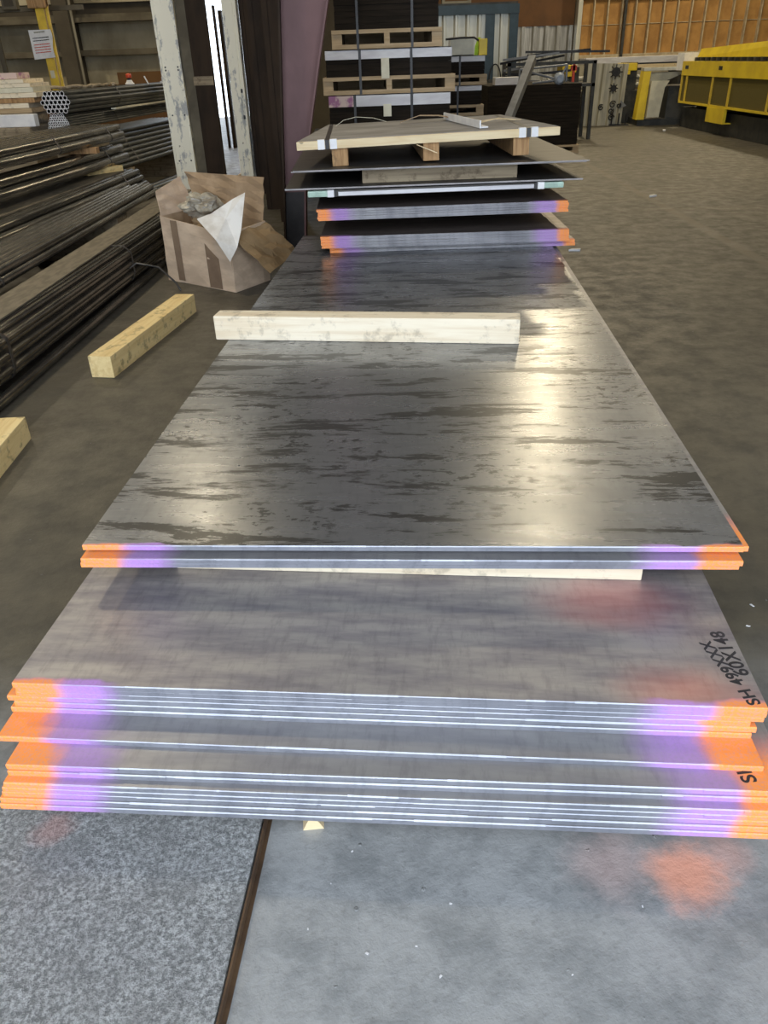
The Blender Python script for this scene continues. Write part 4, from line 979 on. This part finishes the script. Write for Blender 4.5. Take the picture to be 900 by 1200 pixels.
# crumpled kraft + white paper inside
def crumple(name, mat, loc, size, seed, label, cat, squash=.6, amp=.5):
    import bmesh
    from mathutils import noise as mn
    bm = bmesh.new(); bmesh.ops.create_icosphere(bm, subdivisions=4, radius=1)
    for v in bm.verts:
        p = v.co.copy(); f = 1 + amp*(mn.noise(p*1.7+Vector((seed, 0, 0)))) + amp*.6*abs(mn.noise(p*3.9+Vector((0, seed, 0)))) 
        v.co = Vector((p.x*size[0]*f, p.y*size[1]*f, p.z*size[2]*f))
    me = bpy.data.meshes.new(name); bm.to_mesh(me); bm.free(); me.materials.append(mat)
    o = bpy.data.objects.new(name, me); COL.objects.link(o); o.location = loc
    return tag(o, label, cat)
crumple('packing_paper', M['kraft'], (-1.17, 5.88, .36), (.16, .10, .10), 2.2, 'crumpled brown packing paper stuffed in the torn cardboard box', 'paper')
crumple('plastic_bag', M['girt2'], (-1.22, 5.88, .53), (.12, .08, .07), 5.1, 'crumpled pale plastic bag on top in the torn cardboard box', 'bag')
mb = MB(); o_ = [(-1.10, 5.62, .50), (-1.00, 5.60, .47), (-.90, 5.56, .40), (-.93, 5.50, .30), (-.98, 5.44, .22), (-1.06, 5.46, .36), (-.86, 5.66, .62), (-.95, 5.68, .58), (-1.20, 5.62, .47)]
base = [Vector(p) for p in o_]
fs = [(8, 0, 5), (0, 1, 5), (0, 7, 1), (7, 6, 1), (6, 2, 1), (1, 2, 3), (1, 3, 5), (3, 4, 5)]
mb.add(base, fs); mb.add([p+Vector((0, -.003, -.004)) for p in base], [tuple(reversed(f)) for f in fs])
tag(mb.build('paper_sheet', M['paper'], None, (0, -.075, .02)), 'torn white paper sheet draped over the front edge of the cardboard box', 'paper')
# box on floor behind: flat cardboard scraps
mb = MB(); mb.box(-.15, -.1, 0, .15, .1, .012); tag(mb.build('timber_offcut', M['pine'], None, (-1.02, 7.4, .0), R(-50)), 'pale wood offcut on the floor behind the cardboard box', 'offcut')
crumple('plastic_heap', M['machinegrey'], (-.98, 6.9, .07), (.22, .16, .07), 9, 'grey plastic heap on the floor behind the cardboard box', 'heap', amp=.25)
mb = MB(); mb.tube([(0, 0, .02), (.02, .1, .12), (.14, .2, .19), (.30, .18, .16), (.42, .12, .06), (.45, .1, .008)], .007, 6); mb.v and None
tag(mb.build('loose_band', M['strap'], None, (-1.84, 5.45, 0), R(0)), 'loose grey strap arching from the pipe bundle to the cardboard box', 'band')
# white hose / curved stick on far floor by the doorway
mb = MB(); mb.tube([(0, 0, .02), (.1, .3, .05), (.2, .5, .12)], .012, 6); tag(mb.build('stick', M['cardboard'], None, (-1.95, 10.9, 0)), 'curved brown stick on the floor between the white columns', 'stick')

# small floor debris
for k, (x_, y_, s_, lab) in enumerate(((1.62, 6.4, .05, 'small white scrap on the aisle floor beside the sheet stacks'), (3.05, 8.9, .06, 'pale scrap on the aisle floor near the faded stripe'), (5.75, 16.6, .08, 'white scrap on the floor at the foot of the long yellow machine'),
        (1.05, 1.75, .007, 'tiny white chip on the floor right of the second stack'), (1.0, 1.66, .006, 'tiny white chip nearest the right edge beside the second stack'))):
    mb = MB(); mb.prism([(-s_, 0), (s_*.8, -.3*s_), (s_, .4*s_), (-.4*s_, .5*s_)], s_*.3, 'z'); tag(mb.build('floor_scrap', M['white'], None, (x_, y_, .0005), R(40*k)), lab, 'scrap', 'scraps on the floor')
pts = [(.03, .80), (.07, .745), (-.13, .93), (.10, .88), (-.09, 1.0), (-.17, .84), (-.06, .79), (.30, .74), (.46, .86)]
for k, (x_, y_) in enumerate(pts):
    s_ = rnd.uniform(.0015, .0036); mb = MB(); mb.prism([(-s_, 0), (s_*.8, -.5*s_), (s_, .6*s_), (-.4*s_, .8*s_)], s_*.5, 'z')
    tag(mb.build('concrete_chip', M['whitestrip'], None, (x_, y_, .0003), R(57*k)), 'tiny pale chip on the concrete in front of the nearest stack', 'chip', 'chips on the front concrete')

# ------------------------------------------------------------------ camera
FO, PI_, RO = 900.567, R(30.534), R(-2.082)
cam = bpy.data.cameras.new('camera'); co = bpy.data.objects.new('camera', cam); COL.objects.link(co)
f = Vector((0, math.cos(PI_), -math.sin(PI_))); r0 = Vector((1, 0, 0)); u0 = r0.cross(f)
c_, s_ = math.cos(RO), math.sin(RO); rr = r0*c_ + u0*s_; uu = -r0*s_ + u0*c_
mt = Matrix((rr, uu, -f)).transposed().to_4x4(); mt.translation = (0, 0, 1.39); co.matrix_world = mt
cam.sensor_fit = 'VERTICAL'; cam.sensor_height = 24; cam.lens = FO*24/1200; cam.clip_start = .05; cam.clip_end = 200
S.camera = co

# ------------------------------------------------------------------ light
w = bpy.data.worlds.new('sky'); S.world = w; w.use_nodes = True
bg = w.node_tree.nodes['Background']; bg.inputs['Color'].default_value = (.82, .90, 1.0, 1); bg.inputs['Strength'].default_value = 4.2
def portal(x, y, z, sx, sy, rot):
    l = bpy.data.lights.new('door_portal', 'AREA'); l.shape = 'RECTANGLE'; l.size = sx; l.size_y = sy; l.cycles.is_portal = True
    o = bpy.data.objects.new('door_portal', l); COL.objects.link(o); o.location = (x, y, z); o.rotation_euler = rot
portal(0, -1.8, 3.0, 8.4, 6.0, (R(90), 0, R(0)))
portal(-2.62, 16.8, 1.5, 1.45, 3.0, (R(90), 0, R(180)))
def lamp(x, y, z, p, col=(1.0, .84, .56), size=.5):
    l = bpy.data.lights.new('high_bay_and_fill_lamp', 'AREA'); l.shape = 'DISK'; l.size = size; l.energy = p; l.color = col
    o = bpy.data.objects.new('high_bay_and_fill_lamp', l); COL.objects.link(o); o.location = (x, y, z)
    return o
for x_, y_, p_ in ((2.6, 10.5, 210), (3.4, 15, 330), (4.6, 20.5, 650), (-3.2, 12.0, 210), (-3.4, 5.2, 330), (2.4, 5.5, 60), (9, 22, 650), (9.5, 14, 420), (-7, 13, 420)):  # near-left and far-left lamps are unseen, added to brighten pipe ends and back wall
    lamp(x_, y_, 6.6, p_*.42)
S.view_settings.view_transform = 'Standard'; S.view_settings.look = 'None'; S.view_settings.gamma = 1; S.view_settings.use_curve_mapping = False
S.view_settings.exposure = 0.0
